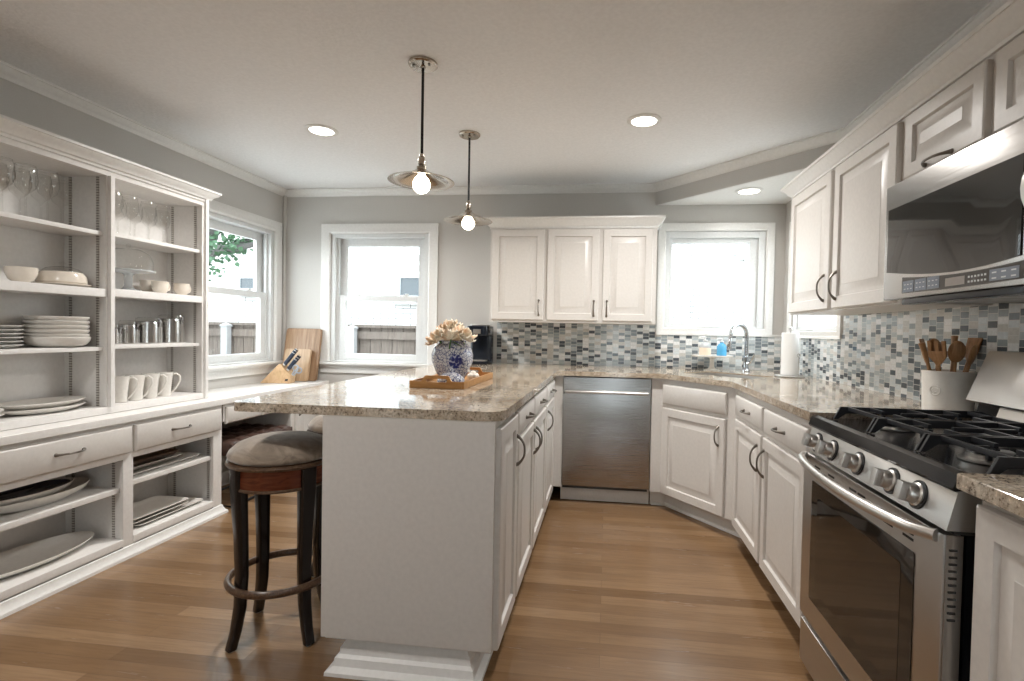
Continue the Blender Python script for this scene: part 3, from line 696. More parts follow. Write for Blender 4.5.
dwz = thing('dishwasher', 'stainless steel dishwasher with bar handle set in the back counter run', 'dishwasher', (.01, 3.85, 0))
MB().box(-.286, .296, YD+.022, 4.10, .10, ZB-.006).build('tub', 'black_plastic', dwz)
MB().box(-.289, .307, YD-.004, YD+.02, .123, .874, .004).build('door_panel', 'steel_dark', dwz)
mb = MB(); mb.tube([(-.272, 3.49, .777), (.285, 3.49, .777)], .0095, 12)
for x in (-.262, .275): mb.tube([(x, 3.492, .777), (x, YD-.003, .777)], .007, 10)
mb.build('handle', 'steel_smooth', dwz)
MB().box(-.30, .312, 3.598, 3.61, .004, .118, .001).build('toe_plate', 'toe_paint', dwz)
# stile between peninsula and dishwasher
fl = MB().box(-.352, -.292, YD, YD+.02, .11, ZB).build('filler_panel', cab); tag(fl, 'narrow white filler strip between the peninsula and the dishwasher', 'filler')
# diagonal sink cabinet
A0, A1 = Vector((.380, YD)), Vector((.742, 3.06)); e = (A1-A0).normalized(); nrm = Vector((-e.y, e.x)); LD = (A1-A0).length   # nrm points into the corner
sk = thing('sink_cabinet', 'white corner sink cabinet with angled raised panel door', 'cabinet', (.8, 3.6, 0))
MB().prism([(.312, YD), (.380, YD), (.742, 3.06), (.742, 3.02), (1.33, 3.02), (1.33, 4.16), (.312, 4.16)], .11, .70).build('case', cab, sk, smooth=False)
mb = MB(); mb.prism([(.312, YD), (.380, YD), (.742, 3.06), (.742, 3.02), (.76, 3.02), (.76, 3.066), (.39, 3.553), (.312, 3.553)], .70, ZB); mb.build('apron_rail', cab, sk, smooth=False)
q = A0+nrm*.062; q2 = A1+nrm*.062
mb = MB(); mb.prism([(.32, 3.598), (.425, 3.598), (.818, 3.085), (.83, 3.093), (.432, 3.61), (.32, 3.61)], 0.003, .11); mb.sweep([(.818, 3.02), (.818, 3.085), (.425, 3.598), (.33, 3.598)], [(0, .002), (.012, .002), (.010, .014), (0, .02)]); mb.build('toe_kick', 'toe_paint', sk, smooth=False)
Tf = frame((A0.x, A0.y, .115), (e.x, e.y, 0), UP)
d = raised(.515, .575, Tf @ Matrix.Translation((.025, 0, 0))).build('door', cab, sk)
pull(frame((A0.x+e.x*.495-nrm.x*.02, A0.y+e.y*.495-nrm.y*.02, .585), UP, tuple(-Vector((e.x, e.y, 0)))), .11).build('handle', 'pewter', d)
slab(.525, .13, Tf @ Matrix.Translation((.02, .60, 0))).build('false_drawer_front', cab, sk)
# right run
XF = .742
rb = thing('base_cabinet', 'white base cabinet with two drawers and two doors beside the range', 'cabinet', (1.05, 2.47, 0))
MB().box(XF, 1.335, 1.918, 3.015, .11, ZB).build('case', cab, rb, smooth=False)
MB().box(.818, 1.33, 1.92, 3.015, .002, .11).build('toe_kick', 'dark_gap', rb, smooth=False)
for y0, y1, hy, hk in ((2.495, 2.985, 2.545, 2.735), (1.95, 2.465, 2.435, 2.225)):
    d = slab(y1-y0, .112, frame((XF, y1, .736), (0, -1, 0), UP)).build('drawer_front', cab, rb); hpull(d, (XF-.02, hk, .79), (0, -1, 0), .1)
    d = raised(y1-y0, .60, frame((XF, y1, .115), (0, -1, 0), UP)).build('door', cab, rb); vpull(d, (XF-.02, hy, .60), (0, -1, 0), .12)
nb = thing('base_cabinet', 'white base cabinet on the near side of the range cut by photo edge', 'cabinet', (1.05, .7, 0))
MB().box(XF, 1.335, .25, 1.105, .11, ZB).build('case', cab, nb, smooth=False)
MB().box(.80, 1.33, .25, 1.11, 0, .11).build('toe_kick', 'toe_paint', nb, smooth=False)
raised(.40, .735, frame((XF, 1.095, .125), (0, -1, 0), UP)).build('door', cab, nb)
d = raised(.40, .735, frame((XF, .678, .125), (0, -1, 0), UP)).build('door', cab, nb); vpull(d, (XF-.02, .65, .72), (0, -1, 0))
# granite counters
ctr = [(-1.303, 1.645), (-.33, 1.645), (-.33, 3.505), (.367, 3.505), (.718, 3.055), (.718, 1.914), (1.345, 1.914), (1.345, 4.172), (-1.303, 4.172)]
ctr = round_poly(ctr, [.035, .06, 0, 0, 0, 0, 0, 0, 0])
def slab_with_hole(outer, hole, z0, z1, bev):
    mb = MB(); bm = mb.bm
    def face(z):
        o = [mb.v((x, y, z)) for x, y in outer]; h = [mb.v((x, y, z)) for x, y in hole]
        es = [bm.edges.new((l[i], l[(i+1) % len(l)])) for l in (o, h) for i in range(len(l))]
        bmesh.ops.triangle_fill(bm, use_beauty=True, use_dissolve=False, edges=es); return o, h
    o0, h0 = face(z0); o1, h1 = face(z1-bev)
    # top face inset a little for an eased edge
    n = len(o0)
    for i in range(n): mb.f([o0[i], o0[(i+1) % n], o1[(i+1) % n], o1[i]])
    n = len(h0)
    for i in range(n): mb.f([h0[i], h1[i], h1[(i+1) % n], h0[(i+1) % n]])
    return mb
SKC = Vector((.815, 3.60)); se = Vector((.707, -.707)); sn = Vector((.707, .707))
hole = [tuple(SKC+se*x+sn*y) for x, y in rrect(-.26, .26, -.165, .165, .05, 4)]
mb = slab_with_hole(ctr, hole, .883, .915, 0)
tag(mb.build('granite_countertop', 'granite', smooth=30), 'beige speckled granite counter over the peninsula, dishwasher and sink corner', 'countertop')
mb = MB().prism([(.700, .24), (1.345, .24), (1.345, 1.123), (.712, 1.123), (.700, 1.115)], .883, .915, bev=.004)
tag(mb.build('granite_countertop', 'granite'), 'short granite counter on the near side of the range', 'countertop')
sn_ = MB()
def slp(k_, z): return [tuple(SKC+se*x+sn*y)+(z,) for x, y in rrect(-.258*k_, .258*k_, -.163*k_, .163*k_, .05, 4)]
sn_.rings([slp(1.0, .905), slp(1.0, .882), slp(.98, .74), slp(.9, .72), slp(.1, .716)], cap0=False)
tag(sn_.build('kitchen_sink', 'steel_smooth', origin=(SKC.x, SKC.y, .72)), 'stainless undermount sink sunk in the corner of the counter', 'sink')

# ------------------------------------------------------------------ wall cabinets
bu = thing('wall_cabinet', 'white wall cabinet with three raised panel doors between the two back windows', 'wall cabinet', (-.27, 4.0, 1.25))
MB().box(-.892, .352, 3.853, YB-.009, 1.252, 1.975).build('case', cab, bu, smooth=False)
MB().sweep([(.352, YB-.009), (.352, 3.853), (-.892, 3.853), (-.892, YB-.009)], [(0, 1.955), (.006, 1.955), (.008, 1.970), (.020, 1.978), (.028, 1.996), (.042, 2.012), (.048, 2.020), (.052, 2.022), (.052, 2.036), (0, 2.036)]).build('crown_moulding', 'trim_paint', bu)
MB().box(-.893, .353, 3.846, 3.853, 1.252, 1.275).build('bottom_rail', cab, bu)
# door edges read off the photo's spacing
for x0, x1, hx in ((-.875, -.478, -.512), (-.452, -.068, -.10), (-.038, .322, -.005)):
    d = raised(x1-x0, .678, frame((x0, 3.853, 1.268), (1, 0, 0), UP)).build('door', cab, bu); vpull(d, (hx, 3.833, 1.36), (1, 0, 0))
XU = 1.04
ru = thing('wall_cabinet', 'tall white wall cabinet with two doors on the right wall beside microwave', 'wall cabinet', (1.19, 2.55, 1.3))
MB().box(XU, XR-.009, 1.985, 3.10, 1.305, 1.99).build('case', cab, ru, smooth=False)
for y0, y1, hy in ((2.553, 3.075, 2.60), (2.005, 2.515, 2.468)):
    d = raised(y1-y0, .645, frame((XU, y1, 1.313), (0, -1, 0), UP)).build('door', cab, ru); vpull(d, (XU-.02, hy, 1.415), (0, -1, 0), .12)
mu = thing('wall_cabinet', 'short white wall cabinet right above the microwave', 'wall cabinet', (1.19, 1.55, 1.74))
MB().box(XU, XR-.009, 1.15, 1.982, 1.725, 1.99).build('case', cab, mu, smooth=False)
d = raised(.385, .218, frame((XU, 1.957, 1.738), (0, -1, 0), UP), sw=.045).build('door', cab, mu); hpull(d, (XU-.02, 1.765, 1.748), (0, -1, 0), .13)
d = raised(.375, .218, frame((XU, 1.535, 1.738), (0, -1, 0), UP), sw=.045).build('door', cab, mu); hpull(d, (XU-.02, 1.345, 1.748), (0, -1, 0), .13)
cm = MB().sweep([(XU, 1.10), (XU, 3.10), (XR-.002, 3.10)], [(0, 1.968), (.010, 1.968), (.012, 1.978), (.024, 1.986), (.032, 2.002), (.046, 2.014), (.052, 2.022), (.056, 2.022), (.056, 2.036), (0, 2.036), (-.02, 2.036), (-.02, 1.991), (0, 1.991)]).build('crown_moulding', 'trim_paint', ru)

# ------------------------------------------------------------------ over-range microwave
mw = thing('microwave', 'stainless over-range microwave with dark window and curved handle', 'microwave', (1.15, 1.55, 1.31))
XM = .95; MY0, MY1 = 1.168, 1.928
MB().box(XM+.03, XR-.01, MY0, MY1, 1.325, 1.712, .003).build('body', 'steel_sideways', mw)
Tm = frame((XM+.03, MY1, 1.312), (0, -1, 0), UP); mwid = MY1-MY0
def curve_edge(x): return .098-.048*math.sin(PI*min(max((x-.0)/mwid, 0), 1))*1.0
mb = MB(); mb.box(0, mwid, 0, .388, 0, .026, .004, Tm); mb.build('door_frame', 'steel_soft', mw)
top = [(.60, .306), (.022, .306)]
low = [(.022+.578*i/16, .094-.036*math.sin(PI*.75*i/16)) for i in range(17)]
mb = MB(); mb.prism(low+top, .0262, .0295, Tm, .001); mb.build('window', 'tinted_glass', mw)
strip_lo = [(.118+.60*i/16, .016-.004*math.sin(PI*i/16)) for i in range(17)]; strip_hi = [(.118+.60*i/16, .074-.030*math.sin(PI*(.13+.70*i/16))+.006) for i in range(17)]
mb = MB(); mb.prism(strip_lo+strip_hi[::-1], .0262, .029, Tm); cp = mb.build('control_panel', 'tinted_glass', mw)
mb = MB(); mb.box(.335, .415, .019, .042, .029, .0296, 0, Tm); mb.build('display', 'display', cp)
def pad(x0, x1, z0, z1): MB().box(x0, x1, z0, z1, .029, .0296, 0, Tm).build('button_pad', 'button_grey', cp, smooth=False)
for x0 in (.124, .188, .250):
    pad(x0, x0+.058, .018, .054); pr = MB()
    for a in range(3):
        for b in range(2): pr.box(x0+.008+.017*a, x0+.016+.017*a, .027+.014*b, .0295+.014*b, .0297, .0299, 0, Tm)
    pr.build('button_print', 'button_print', cp, smooth=False)
pad(.505, .60, .017, .046); pr = MB()
for a in range(3):
    for b in range(2): pr.box(.514+.031*a, .529+.031*a, .022+.014*b, .0255+.014*b, .0297, .0299, 0, Tm)
pr.build('button_print', 'button_print', cp, smooth=False); pr = MB()
for a in range(6):
    for b in range(2): pr.box(.428+.012*a, .434+.012*a, .021+.013*b, .026+.013*b, .029, .0298, 0, Tm)
pr.build('button_print', 'button_print', cp, smooth=False); pr = MB()
for b in range(2): pr.box(.615, .632, .020+.016*b, .025+.016*b, .029, .0298, 0, Tm)
pr.build('button_print', 'button_print', cp, smooth=False)
MB().box(.655, .672, .020, .025, .029, .0298, 0, Tm).build('button_print', 'button_print', cp, smooth=False)
MB().box(.652, .676, .034, .043, .029, .0298, 0, Tm).build('red_button', 'red_print', cp, smooth=False)
mb = MB(); pts = []
for i in range(13):
    t = i/12; pts.append((.700-.034*math.sin(PI*t), .088+.240*t, .028+.042*math.sin(PI*t)))
mb.tube(pts, .012, 12, Tm, flat=.6); mb.build('handle', 'steel_smooth', mw)
mb = MB(); mb.box(XM+.05, XR-.03, MY0+.03, MY1-.12, 1.300, 1.325, .002); mb.build('underside_vent', 'black_metal', mw)
mb = MB()
for i in range(8): mb.box(XM+.07, XM+.28, MY0+.06+.065*i, MY0+.11+.065*i, 1.296, 1.300)
mb.build('grease_filter', 'steel_smooth', mw)
mb = MB(); mb.box(XM+.012, XM+.05, MY0+.02, MY1-.10, 1.292, 1.311, .003); mb.build('bottom_lip', 'navy_plastic', mw)

# ------------------------------------------------------------------ gas range
rg = thing('gas_range', 'stainless steel gas range with five knobs and black cast iron grates', 'range', (1.0, 1.53, 0))
RY0, RY1 = 1.145, 1.905
MB().box(.745, 1.31, RY0+.004, RY1-.004, .05, .885).build('body', 'black_enamel', rg)
Td = frame((.735, RY1, 0), (0, -1, 0), UP); rw = RY1-RY0
MB().box(.002, rw-.002, .045, .192, 0, .032, .006, Td).build('drawer_front', 'steel_sideways', rg)
MB().box(.012, rw-.012, .192, .216, -.01, .012, 0, Td).build('drawer_recess', 'dark_gap', rg)
dr = MB().box(.002, rw-.002, .216, .778, 0, .036, .006, Td).build('oven_door', 'steel_sideways', rg)
mb = MB(); mb.prism(rrect(.085, .665, .30, .70, .006, 3), .0362, .0385, Td, .001); mb.build('oven_window', 'oven_glass', dr)
mb = MB(); mb.prism(rrect(.135, .615, .345, .655, .008, 3), .0386, .0392, Td); mb.build('inner_pane', 'tinted_glass', dr)
mb = MB(); pts = []
for i in range(17):
    t = i/16; pts.append((.018+(rw-.036)*t, .770-.006*math.sin(PI*t), .040+.056*min(1, math.sin(PI*t)**.45)))
mb.tube(pts, .0135, 12, Td); hd = mb.build('handle', 'steel_smooth', dr)
mb = MB()
for x0 in (.10, .205, .345, .395, .53, .615):
    for k_ in range(3): mb.box(x0, x0+.042, .722+.013*k_-.0, .728+.013*k_, .0362, .0372, 0, Td)
mb.build('vent_slots', 'dark_gap', dr, smooth=False)
# side return with slots at the near end of the door
MB().box(.703, .735, RY0-.002, RY0+.001, .216, .778).build('side_trim', 'steel_upright', dr)
mb = MB()
for i in range(11): mb.box(.709, .724, RY0-.0035, RY0-.002, .60+.0145*i, .6045+.0145*i)
mb.build('side_vent', 'dark_gap', dr, smooth=False)
# tilted control panel
P0, P1 = (.704, .786), (.726, .868)
mb = MB(); mb.rings([[(.704, y, .786), (.79, y, .786), (.79, y, .873), (.728, y, .873), (.724, y, .868)] for y in (RY1-.002, RY0+.002)]); mb.build('control_panel', 'steel_sideways', rg)
MB().box(.72, .80, RY0+.002, RY1-.002, .779, .785).build('panel_gap', 'dark_gap', rg)
tilt = math.atan2(.020, .082)
Tp = Matrix.Translation((.716, 0, .824)) @ Matrix.Rotation(tilt, 4, 'Y')
for i, y in enumerate((1.826, 1.71, 1.545, 1.372, 1.262)):
    Tk_ = Matrix.Translation((.713, y, .826)) @ Matrix.Rotation(-PI/2+tilt, 4, 'Y')
    k1 = MB().lathe([(.027, -.003), (.027, .007), (.0225, .010), (.0215, .026), (.019, .030), (0, .031)], n=28, T=Tk_).build('knob', 'steel_smooth', rg)
    mb = MB(); mb.box(-.021, .021, -.012, .012, .012, .046, .004, Tk_); mb.build('grip', 'steel_smooth', k1)
    MB().lathe([(.033, -.004), (.033, .003), (.029, .004)], n=28, T=Tk_).build('bezel', 'black_plastic', k1)
# black cooktop and lip
mb = MB(); mb.rings([[(.716, y, .869), (.712, y, .876), (.722, y, .903), (.738, y, .908), (.775, y, .898), (1.28, y, .898), (1.28, y, .874), (.76, y, .874)] for y in (RY1+.001, RY0-.001)]); mb.build('cooktop', 'black_enamel', rg, smooth=20)
burn = [(.90, 1.73, .045), (1.12, 1.73, .036), (1.01, 1.525, .05), (.90, 1.32, .05), (1.12, 1.32, .036)]
for x, y, r in burn:
    b1 = MB().lathe([(r*1.25, .899), (r*1.25, .903), (r*.95, .907), (r*.95, .916), (0, .916)], (x, y, 0), 28).build('burner', 'steel_smooth', rg)
    MB().lathe([(r*.9, .917), (r*.95, .921), (r*.8, .925), (0, .926)], (x, y, 0), 28).build('burner_cap', 'cast_iron', b1)
def grate(y0, y1):
    mb = MB(); x0, x1 = .785, 1.26; z = .942; h = .013; w = .0105
    def bar(ax, ay, bx, by, zz=z): mb.box(min(ax, bx)-w/2*(ax == bx), max(ax, bx)+w/2*(ax == bx), min(ay, by)-w/2*(ay == by), max(ay, by)+w/2*(ay == by), zz-h, zz, .003)
    ym = (y0+y1)/2
    side = [(x0, .899), (x0+.014, .899), (x0+.04, .921), (x1-.04, .921), (x1-.014, .899), (x1, .899), (x1-.018, z), (x0+.022, z)]
    for y in (y0+.009, y1-.003): mb.prism(side, 0, .009, frame((0, y, 0), (1, 0, 0), UP), .0015)
    for x in (x0+.05, 1.022, x1-.05): bar(x, y0+.006, x, y1-.006)
    for x in (.905, 1.135):
        bar(x, y0+.006, x, ym-.032); bar(x, y1-.006, x, ym+.032)
        mb.box(x-.005, x+.005, ym-.037, ym-.027, z-.034, z-h, .002); mb.box(x-.005, x+.005, ym+.027, ym+.037, z-.034, z-h, .002)
    for xa, xb in ((x0+.05, .868), (.942, 1.022), (1.022, 1.098), (1.172, x1-.05)):
        bar(xa, ym, xb, ym); xe = xb if xa in (x0+.05, 1.022) else xa
        mb.box(xe-.005, xe+.005, ym-.005, ym+.005, z-.034, z-h, .002)
    return mb.build('grate', 'cast_iron', rg)
for y0, y1 in ((1.652, 1.893), (1.405, 1.646), (1.158, 1.399)): grate(y0, y1)
# back guard: sloping stainless hood over a dark back
mb = MB(); mb.rings([[(1.24, y, .899), (1.33, y, .899), (1.33, y, 1.0), (1.255, y, .985)] for y in (RY1-.004, RY0+.004)]); mb.build('back_guard_base', 'black_enamel', rg)
mb = MB(); mb.rings([[(1.222, y, .978), (1.232, y, .972), (1.335, y, 1.0), (1.335, y, 1.145), (1.292, y, 1.145), (1.286, y, 1.140)] for y in (RY1+.012, RY0-.004)]); mb.build('back_guard', 'steel_sideways', rg)
mb = MB(); mb.rings([[(1.236, y, .93), (1.245, y, .905), (1.253, y, .905), (1.262, y, .972), (1.25, y, .972)] for y in (1.80, 1.25)]); mb.build('vent_deflector', 'steel_smooth', rg)
for y in (RY0+.05, RY1-.05):
    for x in (.80, 1.25): MB().lathe([(.018, 0), (.018, .012), (.010, .015), (.010, .055)], (x, y, 0), 14).build('foot', 'black_plastic', rg)

# ------------------------------------------------------------------ counter objects
# utensil crock
CR = (1.245, 2.050, .9155)
ck = thing('utensil_crock', 'white ceramic crock holding wooden utensils beside the range', 'crock', CR)
MB().lathe([(.073, 0), (.076, .003), (.078, .08), (.080, .140), (.082, .150), (.078, .1515), (.074, .146), (.072, .08), (.069, .008), (0, .008)], n=44).build('body', 'white_ceramic', ck, False)
Tq = Matrix.Translation((-.0775*math.cos(.55), -.0775*math.sin(.55), .082)) @ Matrix.Rotation(.55, 4, 'Z') @ Matrix.Rotation(-PI/2, 4, 'Y')
mb = MB(); mb.ring((0, 0, 0), .017, .0022, 26, 6, Tq); mb.tube([(.006, -.010, .001), (.010, .002, .0012), (.0, .011, .001), (-.010, .003, .001), (-.004, -.006, .001)], .0018, 6, Tq); mb.build('embossed_mark', 'white_ceramic', ck, False)
def utensil(kind, az, lean, L, label, d0=.022):
    o = thing('wooden_'+kind, label, 'utensil', (CR[0]-.0*d0, CR[1], CR[2]+.012), 'wooden utensils in the crock')
    az = math.radians(az)
    Rm = Matrix.Rotation(az, 4, 'Z') @ Matrix.Translation((d0, 0, 0)) @ Matrix.Rotation(lean, 4, 'Y')
    MB().tube([(0, 0, .0), (0, 0, L*.5), (0, 0, L*.72)], [.006, .0065, .0055], 8, Rm).build('handle', 'spoon_wood', o, False)
    T2 = Rm @ Matrix.Translation((0, 0, L*.72))
    if kind == 'spoon':
        MB().ball((0, 0, .035), .040, 18, 10, sx=.28, sy=.68, sz=1.0, T=T2).build('bowl', 'spoon_wood', o, False)
    elif kind == 'spatula':
        MB().rings([[(-.004, -.007, 0), (.004, -.007, 0), (.004, .007, 0), (-.004, .007, 0)], [(-.004, -.026, .025), (.004, -.026, .025), (.004, .026, .025), (-.004, .026, .025)], [(-.002, -.032, .085), (.002, -.032, .085), (.002, .032, .085), (-.002, .032, .085)]], T2).build('blade', 'spoon_wood', o, False)
    elif kind == 'fork':
        mb = MB(); mb.rings([[(-.004, -.007, 0), (.004, -.007, 0), (.004, .007, 0), (-.004, .007, 0)], [(-.004, -.028, .03), (.004, -.028, .03), (.004, .028, .03), (-.004, .028, .03)], [(-.004, -.03, .05), (.004, -.03, .05), (.004, .03, .05), (-.004, .03, .05)]], T2)
        for y in (-.023, 0, .023): mb.box(-.004, .004, y-.006, y+.006, .05, .088, .002, T2)
        mb.build('tines', 'spoon_wood', o, False)
    else:
        MB().tube([(0, 0, 0), (0, 0, L*.3)], [.007, .011], 10, T2).build('knob_end', 'spoon_wood', o, False)
    return o
utensil('fork', 212, .24, .232, 'wooden fork with stubby tines leaning over the crock front')
utensil('dowel', 180, .29, .245, 'round wooden stick leaning furthest away from the range')
utensil('spoon', 258, .20, .250, 'broad wooden spoon standing upright in the middle of the crock')
utensil('spoon', 95, .22, .262, 'darker wooden spoon at the back of the crock')
utensil('spatula', 6, .27, .258, 'flat ended wooden spatula leaning toward the range back guard')
utensil('stirrer', 45, .16, .265, 'thin wooden stirrer behind the broad spoon, against the tiles')
utensil('spoon', 316, .22, .235, 'short wooden spoon between the broad spoon and the spatula')
utensil('spatula', 140, .24, .245, 'flat wooden turner between the fork and the stick')
# paper towel holder
PT = (1.20, 3.56, .9155)
pt = thing('paper_towel_holder', 'white roll of paper towel on a round metal stand by the corner', 'paper towel', PT)
MB().lathe([(.085, 0), (.09, .002), (.09, .008), (.084, .012), (0, .012)], n=40).build('base', 'steel_smooth', pt, False)
MB().lathe([(.0185, .013), (.050, .013), (.053, .016), (.053, .287), (.050, .29), (.0185, .29), (.0185, .2)], n=40).build('paper_roll', 'paper', pt, False)
MB().tube([(0, 0, .012), (0, 0, .31)], .006, 10).ball((0, 0, .318), .012).build('post', 'steel_smooth', pt, False)
mb = MB(); mb.tube([(.03, -.076, .01), (.03, -.076, .135)], .003, 8); mb.ring((0, 0, 0), .010, .003, 20, 6, Matrix.Translation((.03, -.076, .145)) @ Matrix.Rotation(PI/2, 4, 'X')); mb.build('tension_rod', 'steel_smooth', pt, False)
# faucet
fc = thing('faucet', 'chrome gooseneck faucet behind the corner sink', 'faucet', (1.035, 3.99, .9155), rz=math.radians(216))
MB().lathe([(.030, 0), (.030, .006), (.022, .014), (.019, .03), (.019, .10), (.016, .115), (.0125, .12)], n=24).build('base', 'chrome', fc, False)
pts = [(0, 0, .118), (0, 0, .24)]+[(.085-.085*math.cos(PI*i/12), 0, .262+.085*math.sin(PI*i/12)) for i in range(1, 12)]+[(.172, 0, .245)]
MB().tube(pts, .0145, 12).build('spout', 'chrome', fc, False)
MB().tube([(.172, 0, .247), (.178, 0, .215), (.184, 0, .165)], [.013, .016, .0185], 14).build('spray_head', 'chrome', fc, False)
MB().tube([(0, .015, .06), (0, .035, .068), (0.005, .06, .098), (.008, .075, .125)], [.013, .010, .008, .006], 10).build('lever', 'chrome', fc, False)
# pedestal tray with soaps
SO = (.79, 3.995, .9155)
ct = thing('pedestal_dish', 'white pedestal dish holding the soap bottles behind the sink', 'dish', SO)
MB().lathe([(.06, 0), (.06, .004), (.03, .012), (.018, .03), (.016, .085), (.03, .096), (.15, .104), (.155, .112), (.152, .114), (.14, .109), (0, .107)], n=44).build('stand', 'white_ceramic', ct, False)
def bottle(name, loc, label, r, h, mat, liq, lm):
    o = thing(name, label, 'soap bottle', loc)
    MB().lathe([(r*.95, 0), (r, .004), (r, h*.62), (r*.7, h*.78), (r*.36, h*.86), (r*.36, h*.93), (0, h*.93)], n=28).build('bottle', mat, o, False)
    MB().lathe([(r*1.012, .004), (r*1.012, h*liq), (r*1.002, h*liq)], n=28, caps=False).build('label_band', lm, o, False)
    mb = MB(); mb.lathe([(r*.42, h*.93), (r*.42, h*1.0), (r*.12, h*1.01), (r*.12, h*1.14), (r*.2, h*1.15), (r*.2, h*1.2), (0, h*1.2)], n=18); mb.tube([(0, 0, h*1.175), (-r*.9, -r*.3, h*1.17), (-r*1.1, -r*.35, h*1.1)], r*.13, 8); mb.build('pump', 'window_vinyl', o, False)
bottle('soap_bottle', (.735, 3.975, 1.026), 'clear soap pump bottle with peach lower half on pedestal dish', .042, .118, 'frosted_plastic', .5, 'peach_soap')
bottle('soap_bottle', (.862, 4.01, 1.026), 'blue soap pump bottle on pedestal dish beside the faucet', .036, .11, 'blue_soap', .25, 'blue_soap')
# coffee maker
cf = thing('coffee_maker', 'dark single-serve coffee maker on the counter behind the jar', 'coffee maker', (-1.0, 4.02, .9155))
MB().prism(rrect(-.085, .085, -.12, .12, .03), 0, .025, None, .004).build('base', 'navy_plastic', cf, False)
MB().prism(rrect(-.085, .085, -.01, .12, .03), .0255, .225, None, .004).build('column', 'navy_plastic', cf, False)
MB().prism(rrect(-.085, .085, -.12, .12, .035), .2255, .30, None, .008).build('brew_head', 'navy_plastic', cf, False)
MB().prism(rrect(-.07, .07, -.09, .07, .03), .3005, .312, None, .004).build('lid', 'steel_smooth', cf, False)
MB().prism(rrect(-.065, .065, -.115, -.02, .01), .0255, .034, None, .002).build('drip_tray', 'steel_smooth', cf, False)
MB().box(-.03, .03, -.124, -.1205, .24, .275, .001).build('front_badge_panel', 'steel_smooth', cf, False)
# serving tray, ginger jar, lid
TRX, TRY = -.757, 2.535
tr = thing('serving_tray', 'honey wood serving tray with cut-out handles on the peninsula', 'tray', (TRX, TRY, .9155))
hw, hl = .128, .295
MB().box(-hw+.011, hw-.011, -hl+.011, hl-.011, 0, .010).build('base', 'tray_wood', tr, False)
for s in (-1, 1): MB().box(s*hw-(s > 0)*.011, s*hw+(s < 0)*.011, -hl, hl, 0, .032, .002).build('side', 'tray_wood', tr, False)
def handle_end(y0, y1):
    mb = MB(); bm = mb.bm; w = hw-.0115
    top_ = [(w, .032)]+[(w-.045-(.02*i/6), .032+.026*(.5-.5*math.cos(PI*i/6))) for i in range(7)]
    prof = [(-w, 0), (w, 0)]+top_+[(-x, z) for x, z in top_[::-1]]
    hole_ = rrect(-.048, .048, .028, .044, .007, 3)
    T = frame((0, y1, 0), (1, 0, 0), UP)   # local z points to -y
    def cap(z):
        o = [mb.v((x, y, z), T) for x, y in prof]; h = [mb.v((x, y, z), T) for x, y in hole_]
        es = [bm.edges.new((l[i], l[(i+1) % len(l)])) for l in (o, h) for i in range(len(l))]
        bmesh.ops.triangle_fill(bm, use_beauty=True, edges=es); return o, h
    o0, h0 = cap(0); o1, h1 = cap(y1-y0)
    for A, B in ((o0, o1), (h0, h1)):
        for i in range(len(A)): mb.f([A[i], A[(i+1) % len(A)], B[(i+1) % len(A)], B[i]])
    return mb.build('handle_end', 'tray_wood', tr, False)
handle_end(-hl, -hl+.012); handle_end(hl-.012, hl)
JX, JY, JZ = -.752, 2.46, .926
jar = thing('ginger_jar', 'blue and white porcelain ginger jar filled with peach flowers on tray', 'vase', (JX, JY, JZ), rz=math.radians(27))
MB().lathe([(.055, 0), (.058, .004), (.062, .02), (.085, .06), (.100, .105), (.101, .135), (.092, .165), (.074, .185), (.066, .190), (.066, .202), (.063, .203), (.060, .190), (.08, .15), (.09, .11), (.055, .03), (0, .02)], n=48).build('body', 'blue_white_porcelain', jar, False, 60)
ld = thing('jar_cover', 'domed blue and white jar lid resting in front of the jar', 'lid', (-.716, 2.325, .9262))
MB().lathe([(.066, 0), (.069, .004), (.064, .012), (.064, .018), (.058, .034), (.040, .050), (.014, .057), (.011, .060)], n=36).build('dome', 'blue_white_porcelain', ld, False)
MB().ball((0, 0, .067), .010, 14, 8).build('knob', 'blue_white_porcelain', ld, False)
mb = MB()
for i in range(7):
    a = 2*PI*i/7; mb.ball((-.678+.016*math.cos(a), 2.585+.024*math.sin(a), .9445), .0165, 10, 7)
mb.ball((-.678, 2.585, .956), .018, 10, 7); orn = mb.build('ornament', 'cream_ceramic', origin=(-.678, 2.585, .9275)); tag(orn, 'small knobbly beige ornament on the tray beside the jar lid', 'ornament')
